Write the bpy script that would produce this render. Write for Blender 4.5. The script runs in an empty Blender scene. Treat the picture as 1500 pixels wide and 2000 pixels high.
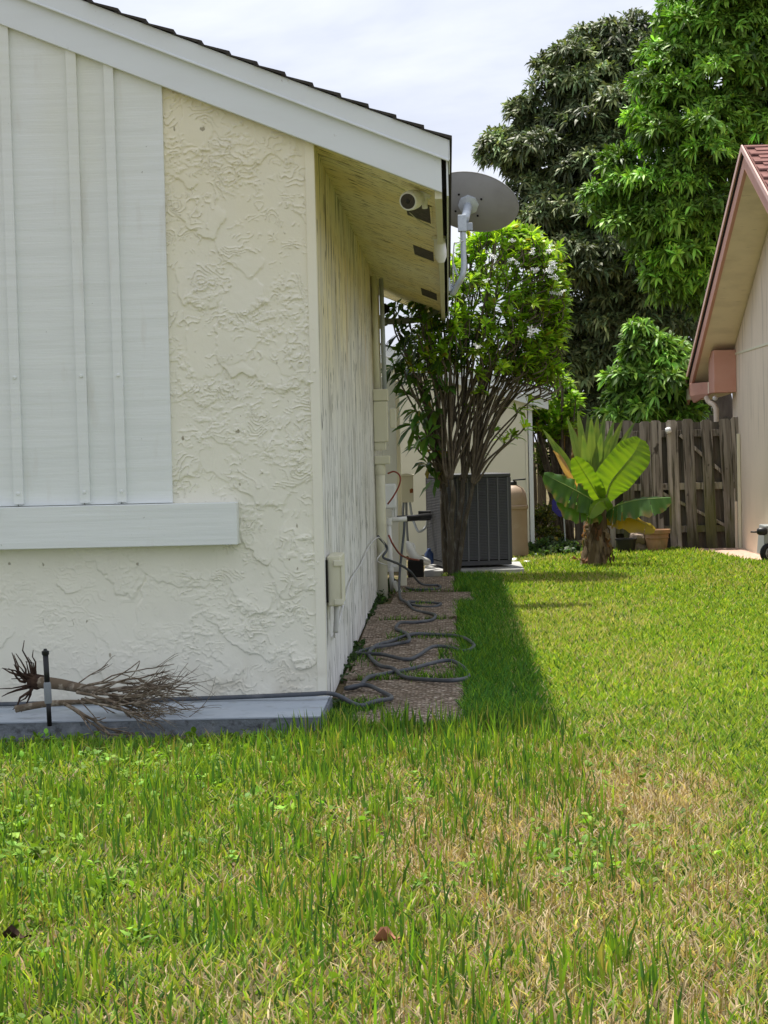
import bpy, bmesh, math, random
import numpy as np
from mathutils import Vector, Matrix

random.seed(11)
RNG = np.random.default_rng(11)
SC = bpy.context.scene
COL = SC.collection

# ------------------------------------------------------------------ camera
FPX, CAMH = 4160.0, 1.5          # focal length in photo pixels (long lens), camera height
yc = np.array([126., 140., -FPX]); yc /= np.linalg.norm(yc)
uc = np.array([-0.022, 1., 0.]); uc -= uc.dot(yc) * yc; uc /= np.linalg.norm(uc)
xc = np.cross(yc, uc)
W2C = np.stack([xc, yc, uc], 1)
cam = bpy.data.cameras.new('camera')
cam.sensor_fit = 'VERTICAL'; cam.sensor_height = 36.0
cam.lens = FPX / 2000.0 * 36.0
cam.clip_start = 0.1; cam.clip_end = 5000
camo = bpy.data.objects.new('camera', cam); COL.objects.link(camo)
mw = Matrix(W2C.T.tolist()).to_4x4(); mw.translation = (0, 0, CAMH)
camo.matrix_world = mw
SC.camera = camo

# ------------------------------------------------------------------ world and sun
SUN = Vector((-0.156, 0.33, 1.0)).normalized()
elev = math.asin(SUN.z); azim = math.atan2(SUN.x, SUN.y)
wd = bpy.data.worlds.new('World'); SC.world = wd; wd.use_nodes = True
nt = wd.node_tree; nt.nodes.clear()
wo = nt.nodes.new('ShaderNodeOutputWorld'); bg = nt.nodes.new('ShaderNodeBackground')
sky = nt.nodes.new('ShaderNodeTexSky'); sky.sky_type = 'NISHITA'; sky.sun_disc = False
sky.sun_elevation = elev; sky.sun_rotation = azim; sky.dust_density = 2.0; sky.air_density = 1.0
tc = nt.nodes.new('ShaderNodeTexCoord')
mp = nt.nodes.new('ShaderNodeMapping'); mp.inputs['Scale'].default_value = (1.0, 1.0, 3.2)
nz = nt.nodes.new('ShaderNodeTexNoise'); nz.inputs['Scale'].default_value = 4.0; nz.inputs['Detail'].default_value = 7; nz.inputs['Roughness'].default_value = 0.55
nz.inputs['Distortion'].default_value = 0.4
rmp = nt.nodes.new('ShaderNodeMapRange'); rmp.inputs[1].default_value = 0.34; rmp.inputs[2].default_value = 0.62
cl = nt.nodes.new('ShaderNodeMix'); cl.data_type = 'RGBA'
cl.inputs[6].default_value = (3.75, 4.0, 4.9, 1); cl.inputs[7].default_value = (5.75, 5.9, 6.45, 1)
mx = nt.nodes.new('ShaderNodeMix'); mx.data_type = 'RGBA'; mx.inputs[0].default_value = 0.86
nt.links.new(tc.outputs['Generated'], mp.inputs['Vector']); nt.links.new(mp.outputs[0], nz.inputs['Vector'])
nt.links.new(nz.outputs['Fac'], rmp.inputs[0]); nt.links.new(rmp.outputs[0], cl.inputs[0])
nt.links.new(sky.outputs[0], mx.inputs[6]); nt.links.new(cl.outputs[2], mx.inputs[7])
nt.links.new(mx.outputs[2], bg.inputs['Color']); bg.inputs['Strength'].default_value = 0.1
nt.links.new(bg.outputs[0], wo.inputs['Surface'])
sl = bpy.data.lights.new('sun', 'SUN'); sl.energy = 4.1; sl.angle = math.radians(1.8); sl.color = (1.0, 0.95, 0.86)
slo = bpy.data.objects.new('sun', sl); COL.objects.link(slo)
slo.location = (0, 0, 20); slo.rotation_euler = SUN.to_track_quat('Z', 'Y').to_euler()

vs = SC.view_settings
vs.view_transform = 'Standard'; vs.look = 'None'; vs.gamma = 1; vs.exposure = 0.82
SC.cycles.use_denoising = True
SC.cycles.max_bounces = 8; SC.cycles.transparent_max_bounces = 4

# ------------------------------------------------------------------ measuring helpers (photo pixel -> point on a known plane)
O = np.array([0, 0, CAMH])
def ray(px, py): return W2C.T @ np.array([px - 750., 1000. - py, -FPX])
def aty(px, py, Y): v = ray(px, py); return O + v * (Y / v[1])
def atz(px, py, Z=0.): v = ray(px, py); return O + v * ((Z - CAMH) / v[2])
def atx(px, py, X): v = ray(px, py); return O + v * (X / v[0])

# ------------------------------------------------------------------ object helpers
ORG = {}
def root_of(o):
    while o.parent is not None: o = o.parent
    return o
def tag(o, label=None, cat=None, group=None, kind=None):
    if label: o['label'] = label
    if cat: o['category'] = cat
    if group: o['group'] = group
    if kind: o['kind'] = kind
    return o
def thing(name, loc, label, cat, group=None):
    e = bpy.data.objects.new(name, None); COL.objects.link(e); e.location = loc; e.empty_display_size = 0.1
    ORG[e.name] = np.array(loc, float)
    return tag(e, label, cat, group)
def org(parent): return ORG[root_of(parent).name]
def link_mesh(name, me, parent=None, origin=None):
    o = bpy.data.objects.new(name, me); COL.objects.link(o)
    if parent is not None: o.parent = parent
    elif origin is not None:
        o.location = origin; ORG[o.name] = np.array(origin, float)
    else: ORG[o.name] = np.zeros(3)
    return o
def arr_mesh(name, V, loops, starts, mat, parent=None, origin=None, smooth=False, col=None):
    V = np.asarray(V, np.float32)
    off = org(parent) if parent is not None else (np.array(origin) if origin is not None else np.zeros(3))
    V = (V - off).astype(np.float32)
    me = bpy.data.meshes.new(name)
    me.vertices.add(len(V)); me.vertices.foreach_set('co', V.ravel())
    me.loops.add(len(loops)); me.loops.foreach_set('vertex_index', np.asarray(loops, np.int32))
    me.polygons.add(len(starts)); me.polygons.foreach_set('loop_start', np.asarray(starts, np.int32))
    if smooth: me.polygons.foreach_set('use_smooth', np.ones(len(starts), bool))
    me.update(calc_edges=True); me.validate()
    if col is not None:
        a = me.color_attributes.new('Col', 'FLOAT_COLOR', 'POINT')
        c = np.ones((len(V), 4), np.float32); c[:, :3] = col
        a.data.foreach_set('color', c.ravel())
    me.materials.append(mat)
    return link_mesh(name, me, parent, origin)

def frames(P):
    P = np.asarray(P, float); T = np.gradient(P, axis=0); T /= np.linalg.norm(T, axis=1)[:, None] + 1e-9
    a = np.array([0, 0, 1.]) if abs(T[0][2]) < .9 else np.array([1., 0, 0])
    n = np.cross(T[0], a); n /= np.linalg.norm(n); N = []
    for t in T:
        n = n - n.dot(t) * t; n /= np.linalg.norm(n) + 1e-9; N.append(n.copy())
    N = np.array(N); return T, N, np.cross(T, N)
def spline(P, n=6):
    P = np.asarray(P, float)
    if len(P) < 3: return P
    Q = np.vstack([2 * P[0] - P[1], P, 2 * P[-1] - P[-2]]); out = []
    for i in range(1, len(Q) - 2):
        for t in np.linspace(0, 1, n, endpoint=False):
            a, b, c, d = Q[i - 1], Q[i], Q[i + 1], Q[i + 2]
            out.append(.5 * (2 * b + (c - a) * t + (2 * a - 5 * b + 4 * c - d) * t * t + (3 * b - a - 3 * c + d) * t ** 3))
    out.append(P[-1]); return np.array(out)

class MB:
    def __init__(s): s.v = []; s.f = []
    def add(s, v, f):
        b = len(s.v); s.v += [tuple(map(float, p)) for p in v]; s.f += [tuple(i + b for i in q) for q in f]; return s
    def box(s, x0, x1, y0, y1, z0, z1):
        return s.add([(x0, y0, z0), (x1, y0, z0), (x1, y1, z0), (x0, y1, z0), (x0, y0, z1), (x1, y0, z1), (x1, y1, z1), (x0, y1, z1)],
                     [(0, 3, 2, 1), (4, 5, 6, 7), (0, 1, 5, 4), (1, 2, 6, 5), (2, 3, 7, 6), (3, 0, 4, 7)])
    def prism(s, poly, vec):
        poly = [np.array(p, float) for p in poly]; vec = np.array(vec, float); n = len(poly)
        v = poly + [p + vec for p in poly]
        f = [tuple(range(n))[::-1], tuple(range(n, 2 * n))] + [(i, (i + 1) % n, n + (i + 1) % n, n + i) for i in range(n)]
        return s.add(v, f)
    def bar(s, a, b, w, h, up=(0, 0, 1)):
        a = np.array(a, float); b = np.array(b, float); t = b - a; t /= np.linalg.norm(t)
        sd = np.cross(t, up); sd /= np.linalg.norm(sd); u = np.cross(sd, t)
        c = [a + sd * w / 2 * i + u * h / 2 * j for i, j in ((-1, -1), (1, -1), (1, 1), (-1, 1))]
        return s.prism(c, b - a)
    def tube(s, P, r, seg=8, cap=True):
        P = np.asarray(P, float); T, N, B = frames(P); n = len(P)
        r = np.broadcast_to(np.asarray(r, float), (n,)) if np.ndim(r) == 0 else np.interp(np.linspace(0, 1, n), np.linspace(0, 1, len(r)), r)
        v = []; f = []
        for i in range(n):
            for k in range(seg):
                a = 2 * math.pi * k / seg; v.append(P[i] + r[i] * (math.cos(a) * N[i] + math.sin(a) * B[i]))
        for i in range(n - 1):
            for k in range(seg):
                k2 = (k + 1) % seg; f.append((i * seg + k, i * seg + k2, (i + 1) * seg + k2, (i + 1) * seg + k))
        if cap: f.append(tuple(range(seg))[::-1]); f.append(tuple((n - 1) * seg + k for k in range(seg)))
        return s.add(v, f)
    def lathe(s, prof, c, axis=(0, 0, 1), seg=20):
        ax = Vector(axis).normalized(); q = ax.to_track_quat('Z', 'Y').to_matrix(); v = []; f = []; n = len(prof)
        for (r, z) in prof:
            for k in range(seg):
                a = 2 * math.pi * k / seg; v.append(Vector(c) + q @ Vector((r * math.cos(a), r * math.sin(a), z)))
        for i in range(n - 1):
            for k in range(seg):
                k2 = (k + 1) % seg; f.append((i * seg + k, i * seg + k2, (i + 1) * seg + k2, (i + 1) * seg + k))
        f.append(tuple(range(seg))[::-1]); f.append(tuple((n - 1) * seg + k for k in range(seg)))
        return s.add(v, f)
    def build(s, name, mat, parent=None, origin=None, smooth=False, bevel=0, kind=None, fix=True):
        off = org(parent) if parent is not None else (np.array(origin, float) if origin is not None else np.zeros(3))
        me = bpy.data.meshes.new(name)
        me.from_pydata([tuple(np.array(p) - off) for p in s.v], [], s.f)
        if fix:
            bm = bmesh.new(); bm.from_mesh(me); bmesh.ops.recalc_face_normals(bm, faces=bm.faces); bm.to_mesh(me); bm.free()
        if smooth:
            me.polygons.foreach_set('use_smooth', np.ones(len(me.polygons), bool))
            if smooth == 'auto':
                me.set_sharp_from_angle(angle=math.radians(40))
        me.materials.append(mat)
        o = link_mesh(name, me, parent, origin)
        if bevel:
            m = o.modifiers.new('bevel', 'BEVEL'); m.width = bevel; m.segments = 2; m.limit_method = 'ANGLE'
        if kind: o['kind'] = kind
        return o

# ------------------------------------------------------------------ numpy noise
_T = RNG.random((512, 512))
def vnoise(x, y):
    xi = np.floor(x).astype(int); yi = np.floor(y).astype(int); xf = x - xi; yf = y - yi
    u = xf * xf * (3 - 2 * xf); v = yf * yf * (3 - 2 * yf)
    g = lambda a, b: _T[a % 512, b % 512]
    return (g(xi, yi) * (1 - u) + g(xi + 1, yi) * u) * (1 - v) + (g(xi, yi + 1) * (1 - u) + g(xi + 1, yi + 1) * u) * v
def fbm(x, y, o=4):
    s = 0; a = .5; t = 0
    for i in range(o): s = s + a * vnoise(x * 2 ** i + 17.3 * i, y * 2 ** i + 5.1 * i); t += a; a *= .5
    return s / t
def sstep(a, b, x): t = np.clip((x - a) / (b - a), 0, 1); return t * t * (3 - 2 * t)

# ------------------------------------------------------------------ materials
def mat(name, base, rough=.6, spec=.3, layers=(), bumps=(), metal=0., rnd=0., coords='Object'):
    m = bpy.data.materials.new(name); m.use_nodes = True; N = m.node_tree.nodes; L = m.node_tree.links
    b = N['Principled BSDF']; b.inputs['Roughness'].default_value = rough; b.inputs['Metallic'].default_value = metal
    b.inputs['Specular IOR Level'].default_value = spec
    tc = N.new('ShaderNodeTexCoord'); src = tc.outputs[coords]
    if rnd:
        oi = N.new('ShaderNodeObjectInfo'); ad = N.new('ShaderNodeVectorMath'); ad.operation = 'MULTIPLY_ADD'
        cb = N.new('ShaderNodeCombineXYZ')
        for i in range(3): L.new(oi.outputs['Random'], cb.inputs[i])
        ad.inputs[1].default_value = (31, 57, 23); L.new(cb.outputs[0], ad.inputs[0]); L.new(src, ad.inputs[2]); src = ad.outputs[0]
    def noise(sc, det, ro=.55, dist=0.):
        mpn = N.new('ShaderNodeMapping'); s = sc if isinstance(sc, (tuple, list)) else (sc,) * 3
        mpn.inputs['Scale'].default_value = s; L.new(src, mpn.inputs[0])
        n = N.new('ShaderNodeTexNoise'); n.inputs['Scale'].default_value = 1; n.inputs['Detail'].default_value = det
        n.inputs['Roughness'].default_value = ro; n.inputs['Distortion'].default_value = dist
        L.new(mpn.outputs[0], n.inputs['Vector']); return n.outputs['Fac']
    cur = None
    def rgb(c):
        r = N.new('ShaderNodeRGB'); r.outputs[0].default_value = (*c, 1); return r.outputs[0]
    cur = rgb(base)
    for ly in layers:
        c, fac, sc, lo, hi = ly[:5]; det = ly[5] if len(ly) > 5 else 4
        f = noise(sc, det)
        mr = N.new('ShaderNodeMapRange'); mr.inputs[1].default_value = lo; mr.inputs[2].default_value = hi; mr.inputs[4].default_value = fac
        L.new(f, mr.inputs[0]); out = mr.outputs[0]
        if len(ly) > 6:      # patch bounded along an axis (stain with a shape): (axis, from, to)
            ax, a, z = ly[6]; sp = N.new('ShaderNodeSeparateXYZ'); L.new(tc.outputs[coords], sp.inputs[0])
            m2 = N.new('ShaderNodeMapRange'); m2.interpolation_type = 'SMOOTHSTEP'; m2.inputs[1].default_value = a; m2.inputs[2].default_value = z
            L.new(sp.outputs[ax], m2.inputs[0]); mu = N.new('ShaderNodeMath'); mu.operation = 'MULTIPLY'
            L.new(out, mu.inputs[0]); L.new(m2.outputs[0], mu.inputs[1]); out = mu.outputs[0]
        mi = N.new('ShaderNodeMix'); mi.data_type = 'RGBA'; L.new(out, mi.inputs[0]); L.new(cur, mi.inputs[6]); L.new(rgb(c), mi.inputs[7]); cur = mi.outputs[2]
    if rnd:
        hs = N.new('ShaderNodeHueSaturation'); mr = N.new('ShaderNodeMapRange'); mr.inputs[3].default_value = 1 - rnd; mr.inputs[4].default_value = 1 + rnd
        L.new(oi.outputs['Random'], mr.inputs[0]); L.new(mr.outputs[0], hs.inputs['Value']); L.new(cur, hs.inputs['Color']); cur = hs.outputs[0]
    L.new(cur, b.inputs['Base Color'])
    prev = None
    for (sc, st, di, det) in bumps:
        f = noise(sc, det, .6); bn = N.new('ShaderNodeBump'); bn.inputs['Strength'].default_value = st; bn.inputs['Distance'].default_value = di
        L.new(f, bn.inputs['Height'])
        if prev: L.new(prev, bn.inputs['Normal'])
        prev = bn.outputs[0]
    if prev: L.new(prev, b.inputs['Normal'])
    return m
def leafmat(name, trans=.35, rough=.45, spec=.4, tint=(1.15, 1.25, .55)):
    m = bpy.data.materials.new(name); m.use_nodes = True; N = m.node_tree.nodes; L = m.node_tree.links
    b = N['Principled BSDF']; b.inputs['Roughness'].default_value = rough; b.inputs['Specular IOR Level'].default_value = spec
    a = N.new('ShaderNodeVertexColor'); a.layer_name = 'Col'; L.new(a.outputs[0], b.inputs['Base Color'])
    t = N.new('ShaderNodeBsdfTranslucent'); mu = N.new('ShaderNodeMix'); mu.data_type = 'RGBA'; mu.blend_type = 'MULTIPLY'; mu.inputs[0].default_value = 1
    L.new(a.outputs[0], mu.inputs[6]); mu.inputs[7].default_value = (*tint, 1); L.new(mu.outputs[2], t.inputs[0])
    x = N.new('ShaderNodeMixShader'); x.inputs[0].default_value = trans
    L.new(b.outputs[0], x.inputs[1]); L.new(t.outputs[0], x.inputs[2]); L.new(x.outputs[0], N['Material Output'].inputs[0])
    return m

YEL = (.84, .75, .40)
m_stucco = mat('stucco', (.80, .78, .66), .75, .2,
               layers=[((.80, .73, .50), .85, (1.1, 1.1, .7), .25, .62, 3, (2, 1.6, 3.1)), ((.52, .47, .36), .45, (5, 5, 7), .42, .62, 5, (2, .42, .08)), ((.66, .64, .55), .35, 3.0, .5, .8, 5), ((.25, .22, .14), .75, (17, 17, 10), .715, .745, 2)],
               bumps=[(60, .25, .004, 4)])
m_side = mat('side_boards', (.80, .80, .76), .8, .15,
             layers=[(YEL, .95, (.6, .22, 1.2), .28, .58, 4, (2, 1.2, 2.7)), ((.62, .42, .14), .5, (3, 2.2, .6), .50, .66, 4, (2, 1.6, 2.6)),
                     ((.50, .49, .44), .55, (30, 14, 1.1), .50, .64, 5), ((.60, .585, .50), .6, (4, 1.5, 1.5), .45, .62, 5), ((.085, .08, .06), .95, (40, 17, 1.5), .585, .625, 4), ((.06, .055, .035), .95, (30, 14, 5.5), .645, .675, 2)],
             bumps=[((40, 30, 1.6), .9, .010, 5)])
m_soffit = mat('soffit_paint', (.90, .86, .60), .8, .15,
               layers=[((.86, .74, .34), .8, (1.4, .5, 1), .42, .64, 4), ((.50, .44, .22), .7, (9, 26, 9), .56, .63, 5), ((.075, .07, .035), .95, (9, 34, 9), .60, .64, 4)],
               bumps=[((6, 30, 6), .6, .005, 5)])
m_white = mat('white_paint', (.72, .76, .77), .45, .35, layers=[((.62, .64, .62), .35, (2, 2, 7), .5, .8, 5), ((.35, .33, .28), .5, 24, .72, .78, 3)], bumps=[((10, 10, 80), .12, .003, 3)])
m_blue = mat('pale_blue_paint', (.76, .79, .765), .5, .3, layers=[((.67, .70, .67), .45, (1.2, 1.2, 14), .42, .66, 6), ((.55, .51, .43), .25, (9, 9, 2), .60, .72, 5), ((.69, .69, .54), .7, (1, 1, .6), .45, .75, 3, (2, 2.2, 3.4)), ((.25, .24, .2), .6, 30, .73, .78, 3)],
             bumps=[((1.2, 1.2, 24), .5, .008, 5), (90, .15, .003, 2)])
m_cream = mat('cream_paint', (.72, .70, .56), .6, .25, layers=[((.60, .58, .46), .5, (4, 4, 1.2), .5, .8, 5)], bumps=[(60, .1, .003, 3)])
m_creamtrim = mat('cream_trim', (.70, .68, .52), .55, .3, layers=[((.45, .42, .3), .5, (5, 9, 5), .55, .8, 5)])
m_black = mat('black_plastic', (.012, .012, .013), .45, .4)
m_dark = mat('dark_void', (.02, .019, .017), .9, .1)
m_vent = mat('vent_mesh', (.10, .09, .075), .8, .2, layers=[((.03, .028, .025), .8, 40, .4, .6, 3)])
m_concrete = mat('concrete', (.40, .40, .39), .85, .2, layers=[((.25, .25, .24), .6, 5, .45, .7, 6), ((.55, .54, .52), .5, 30, .55, .7, 4)], bumps=[(70, .35, .004, 5)])
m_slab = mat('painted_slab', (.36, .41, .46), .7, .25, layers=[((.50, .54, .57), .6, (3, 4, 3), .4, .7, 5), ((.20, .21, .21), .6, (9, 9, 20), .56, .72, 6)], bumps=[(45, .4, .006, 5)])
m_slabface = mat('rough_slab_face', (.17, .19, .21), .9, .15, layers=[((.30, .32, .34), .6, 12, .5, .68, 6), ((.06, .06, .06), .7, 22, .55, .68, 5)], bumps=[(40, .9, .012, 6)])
m_grey = mat('grey_metal', (.42, .46, .50), .45, .4, layers=[((.3, .32, .34), .4, 20, .5, .8, 4)])
m_galv = mat('galvanised', (.55, .60, .64), .4, .5, layers=[((.42, .46, .5), .5, 40, .45, .65, 3)], metal=.3)
m_dish = mat('dish_grey', (.30, .295, .285), .55, .35, layers=[((.20, .195, .185), .5, 4, .45, .7, 4)])
m_conduit = mat('conduit_grey', (.22, .24, .26), .5, .35)
m_pvc = mat('pvc_white', (.78, .78, .74), .4, .4, layers=[((.55, .53, .45), .5, (8, 8, 3), .5, .75, 5)])
m_plastic = mat('white_plastic', (.82, .83, .83), .3, .5)
m_lens = mat('lens_black', (.02, .022, .026), .12, .6)
m_ac = mat('ac_paint', (.075, .077, .082), .5, .4, layers=[((.075, .075, .075), .5, 7, .5, .75, 5)])
m_acslat = mat('ac_slat', (.14, .143, .15), .5, .4)
m_tan = mat('tan_tank', (.36, .26, .18), .55, .3, layers=[((.27, .19, .13), .5, (5, 5, 2), .5, .75, 5), ((.42, .33, .24), .5, 9, .55, .75, 4)])
m_hose = mat('hose_grey', (.075, .085, .098), .55, .35, layers=[((.16, .165, .17), .6, 8, .5, .7, 5), ((.2, .17, .12), .4, 14, .6, .75, 5)])
m_redwire = mat('red_wire', (.27, .06, .04), .5, .3)
m_cable = mat('white_cable', (.62, .62, .60), .6, .3)
m_rust = mat('rust', (.26, .10, .04), .9, .1)
m_bark = mat('shrub_bark', (.10, .085, .065), .9, .15, layers=[((.20, .19, .16), .8, (26, 26, 9), .52, .66, 5), ((.035, .03, .02), .6, (14, 14, 5), .5, .7, 5)], bumps=[((40, 40, 16), .7, .01, 5)])
m_stem = mat('shrub_stem', (.13, .105, .075), .85, .15, layers=[((.24, .20, .15), .7, 18, .45, .65, 4), ((.05, .045, .03), .6, 9, .5, .7, 4)])
m_tbark = mat('tree_bark', (.09, .075, .06), .95, .1, layers=[((.16, .14, .11), .7, (6, 6, 2), .45, .7, 5)], bumps=[((16, 16, 5), .8, .03, 5)])
m_twig = mat('dead_twig', (.15, .115, .08), .9, .1, layers=[((.36, .31, .24), .8, 24, .48, .62, 5), ((.07, .05, .035), .7, 11, .52, .7, 4)], bumps=[(70, .5, .004, 4)])
m_root = mat('dead_root', (.045, .028, .02), .95, .1, layers=[((.11, .07, .045), .6, 20, .5, .7, 4)])
m_fence = mat('weathered_wood', (.22, .193, .16), .9, .1,
              layers=[((.36, .325, .28), .8, (20, 20, 1.3), .44, .60, 5), ((.045, .04, .03), .9, (34, 34, 1.6), .53, .62, 5), ((.12, .13, .04), .85, (4, 4, 1.1), .42, .58, 5, (2, 1.5, .2)), ((.055, .05, .04), .75, (6, 6, 2), .40, .65, 4, (2, .55, -.05)), ((.05, .042, .033), .9, (7, 7, 5), .66, .72, 2)],
              bumps=[((50, 50, 2.5), .8, .008, 5)], rnd=.35)
m_fencedark = mat('old_and_shaded_wood', (.11, .095, .075), .95, .1, layers=[((.19, .175, .15), .7, (24, 24, 1.4), .48, .7, 5), ((.04, .035, .03), .7, (30, 30, 2), .55, .72, 5)], bumps=[((50, 50, 2.5), .6, .006, 5)], rnd=.3)
m_terra = mat('terracotta', (.34, .20, .115), .85, .15, layers=[((.20, .17, .10), .7, (5, 5, 3), .45, .7, 5), ((.42, .29, .19), .5, 12, .5, .7, 4)])
m_rock = mat('dry_rock', (.30, .24, .19), .9, .1, layers=[((.14, .11, .08), .7, 9, .5, .7, 5)], bumps=[(30, .6, .01, 5)])
m_nwall = mat('beige_wall', (.76, .66, .53), .75, .2, layers=[((.66, .57, .45), .6, (1.2, 1.2, .8), .42, .64, 5), ((.42, .36, .28), .6, (14, 9, .9), .53, .66, 5, (2, 1.0, 1.9)), ((.2, .17, .13), .5, 20, .73, .78, 2)], bumps=[(50, .2, .004, 4)])
m_nsoff = mat('beige_soffit', (.80, .71, .53), .8, .15, layers=[((.52, .45, .33), .5, (2, 3, 2), .45, .7, 5), ((.3, .26, .18), .5, (4, 30, 4), .66, .74, 4)])
m_pink = mat('pink_trim', (.56, .29, .22), .6, .25, layers=[((.62, .36, .29), .6, (3, 3, 3), .4, .7, 4), ((.40, .20, .15), .5, (6, 6, 6), .55, .75, 5)], bumps=[((9, 9, 40), .2, .004, 4)])
m_pinkl = mat('pink_metal', (.60, .38, .33), .5, .3, layers=[((.50, .30, .26), .5, 4, .45, .7, 4)])
m_nshingle = mat('red_shingle', (.20, .10, .088), .9, .1, layers=[((.28, .155, .135), .7, 9, .45, .7, 4), ((.10, .05, .042), .6, 16, .55, .72, 4)], bumps=[(120, .4, .004, 3)], rnd=.12)
m_shingle = mat('dark_shingle', (.055, .05, .045), .95, .1, layers=[((.10, .095, .085), .7, 14, .5, .7, 4)], bumps=[(90, .5, .005, 3)])
m_sign = mat('sign_blue', (.030, .026, .22), .4, .4)
m_signmark = mat('sign_mark', (.085, .085, .36), .4, .4)
m_sand = mat('pink_paving', (.50, .34, .26), .9, .1, layers=[((.60, .46, .38), .7, 5, .45, .65, 6), ((.30, .19, .14), .6, 14, .55, .7, 5)], bumps=[(50, .4, .006, 5)])
m_tyre = mat('tyre', (.018, .019, .022), .8, .2)
m_cart = mat('cart_grey', (.34, .36, .36), .35, .5)
m_deadleaf = mat('dead_leaf', (.33, .15, .09), .8, .2, layers=[((.5, .28, .19), .7, 18, .45, .65, 4)])
m_grass = leafmat('grass_blade', .36, .55, .18, (1.2, 1.2, .5))
m_mango = leafmat('mango_leaf', .26, .48, .3)
m_shrubleaf = leafmat('shrub_leaf', .5, .42, .3)
m_bananaleaf = leafmat('banana_leaf', .36, .42, .35, (1.3, 1.3, .4))
m_petal = mat('white_petal', (.85, .85, .82), .6, .2)

# exposed aggregate paving
def aggregate():
    m = mat('exposed_aggregate', (.30, .22, .155), .9, .15)
    N = m.node_tree.nodes; L = m.node_tree.links; b = N['Principled BSDF']
    tc = N.new('ShaderNodeTexCoord'); vo = N.new('ShaderNodeTexVoronoi'); vo.inputs['Scale'].default_value = 46
    L.new(tc.outputs['Object'], vo.inputs['Vector'])
    cr = N.new('ShaderNodeValToRGB'); e = cr.color_ramp
    sp = N.new('ShaderNodeSeparateColor'); L.new(vo.outputs['Color'], sp.inputs[0]); L.new(sp.outputs[0], cr.inputs[0])
    e.elements[0].color = (.15, .115, .085, 1); e.elements[1].color = (.70, .63, .53, 1)
    for p, c in ((.3, (.27, .20, .145, 1)), (.55, (.42, .34, .26, 1)), (.8, (.55, .44, .34, 1))):
        q = e.elements.new(p); q.color = c
    md = N.new('ShaderNodeMapRange'); md.inputs[1].default_value = .25; md.inputs[2].default_value = .75
    L.new(vo.outputs['Distance'], md.inputs[0])
    mi = N.new('ShaderNodeMix'); mi.data_type = 'RGBA'; L.new(md.outputs[0], mi.inputs[0]); L.new(cr.outputs[0], mi.inputs[6]); mi.inputs[7].default_value = (.10, .075, .05, 1)
    nz = N.new('ShaderNodeTexNoise'); nz.inputs['Scale'].default_value = 2.2; nz.inputs['Detail'].default_value = 5; L.new(tc.outputs['Object'], nz.inputs['Vector'])
    mr = N.new('ShaderNodeMapRange'); mr.inputs[1].default_value = .48; mr.inputs[2].default_value = .68; mr.inputs[4].default_value = .7; L.new(nz.outputs[0], mr.inputs[0])
    m2 = N.new('ShaderNodeMix'); m2.data_type = 'RGBA'; L.new(mr.outputs[0], m2.inputs[0]); L.new(mi.outputs[2], m2.inputs[6]); m2.inputs[7].default_value = (.13, .105, .07, 1)
    L.new(m2.outputs[2], b.inputs['Base Color'])
    bn = N.new('ShaderNodeBump'); bn.inputs['Strength'].default_value = .9; bn.inputs['Distance'].default_value = .008; bn.invert = True
    L.new(vo.outputs['Distance'], bn.inputs['Height']); L.new(bn.outputs[0], b.inputs['Normal'])
    return m
m_agg = aggregate()
m_soil = mat('lawn_soil', (.11, .09, .05), .95, .05, layers=[((.27, .20, .125), .85, 1.3, .42, .62, 6), ((.10, .12, .035), .75, 2.4, .46, .64, 6), ((.06, .05, .03), .8, 40, .5, .65, 4)], bumps=[(60, .8, .02, 5)])

# ------------------------------------------------------------------ ground
g = MB(); S = 900.
g.add([(-S, -S, 0), (S, -S, 0), (S, S, 0), (-S, S, 0)], [(0, 1, 2, 3)])
tag(g.build('ground', m_soil, fix=False), 'lawn soil with thatch between the two houses', 'ground', kind='structure')

# ------------------------------------------------------------------ the cream house
YW, XW = 11.75, -0.71                 # front wall plane, side wall plane
YEND = 22.9                            # far end of side wall
YF = 11.68                             # face of the rake boards
SLOPE = .41
def roofz(x, z_at_eave=2.855): return z_at_eave - SLOPE * (x + .009)
XL = -4.6
house = thing('house', (-2.6, YW, 0), 'cream stucco house with white sloping rake board and yellowed side eave', 'house')

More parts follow.
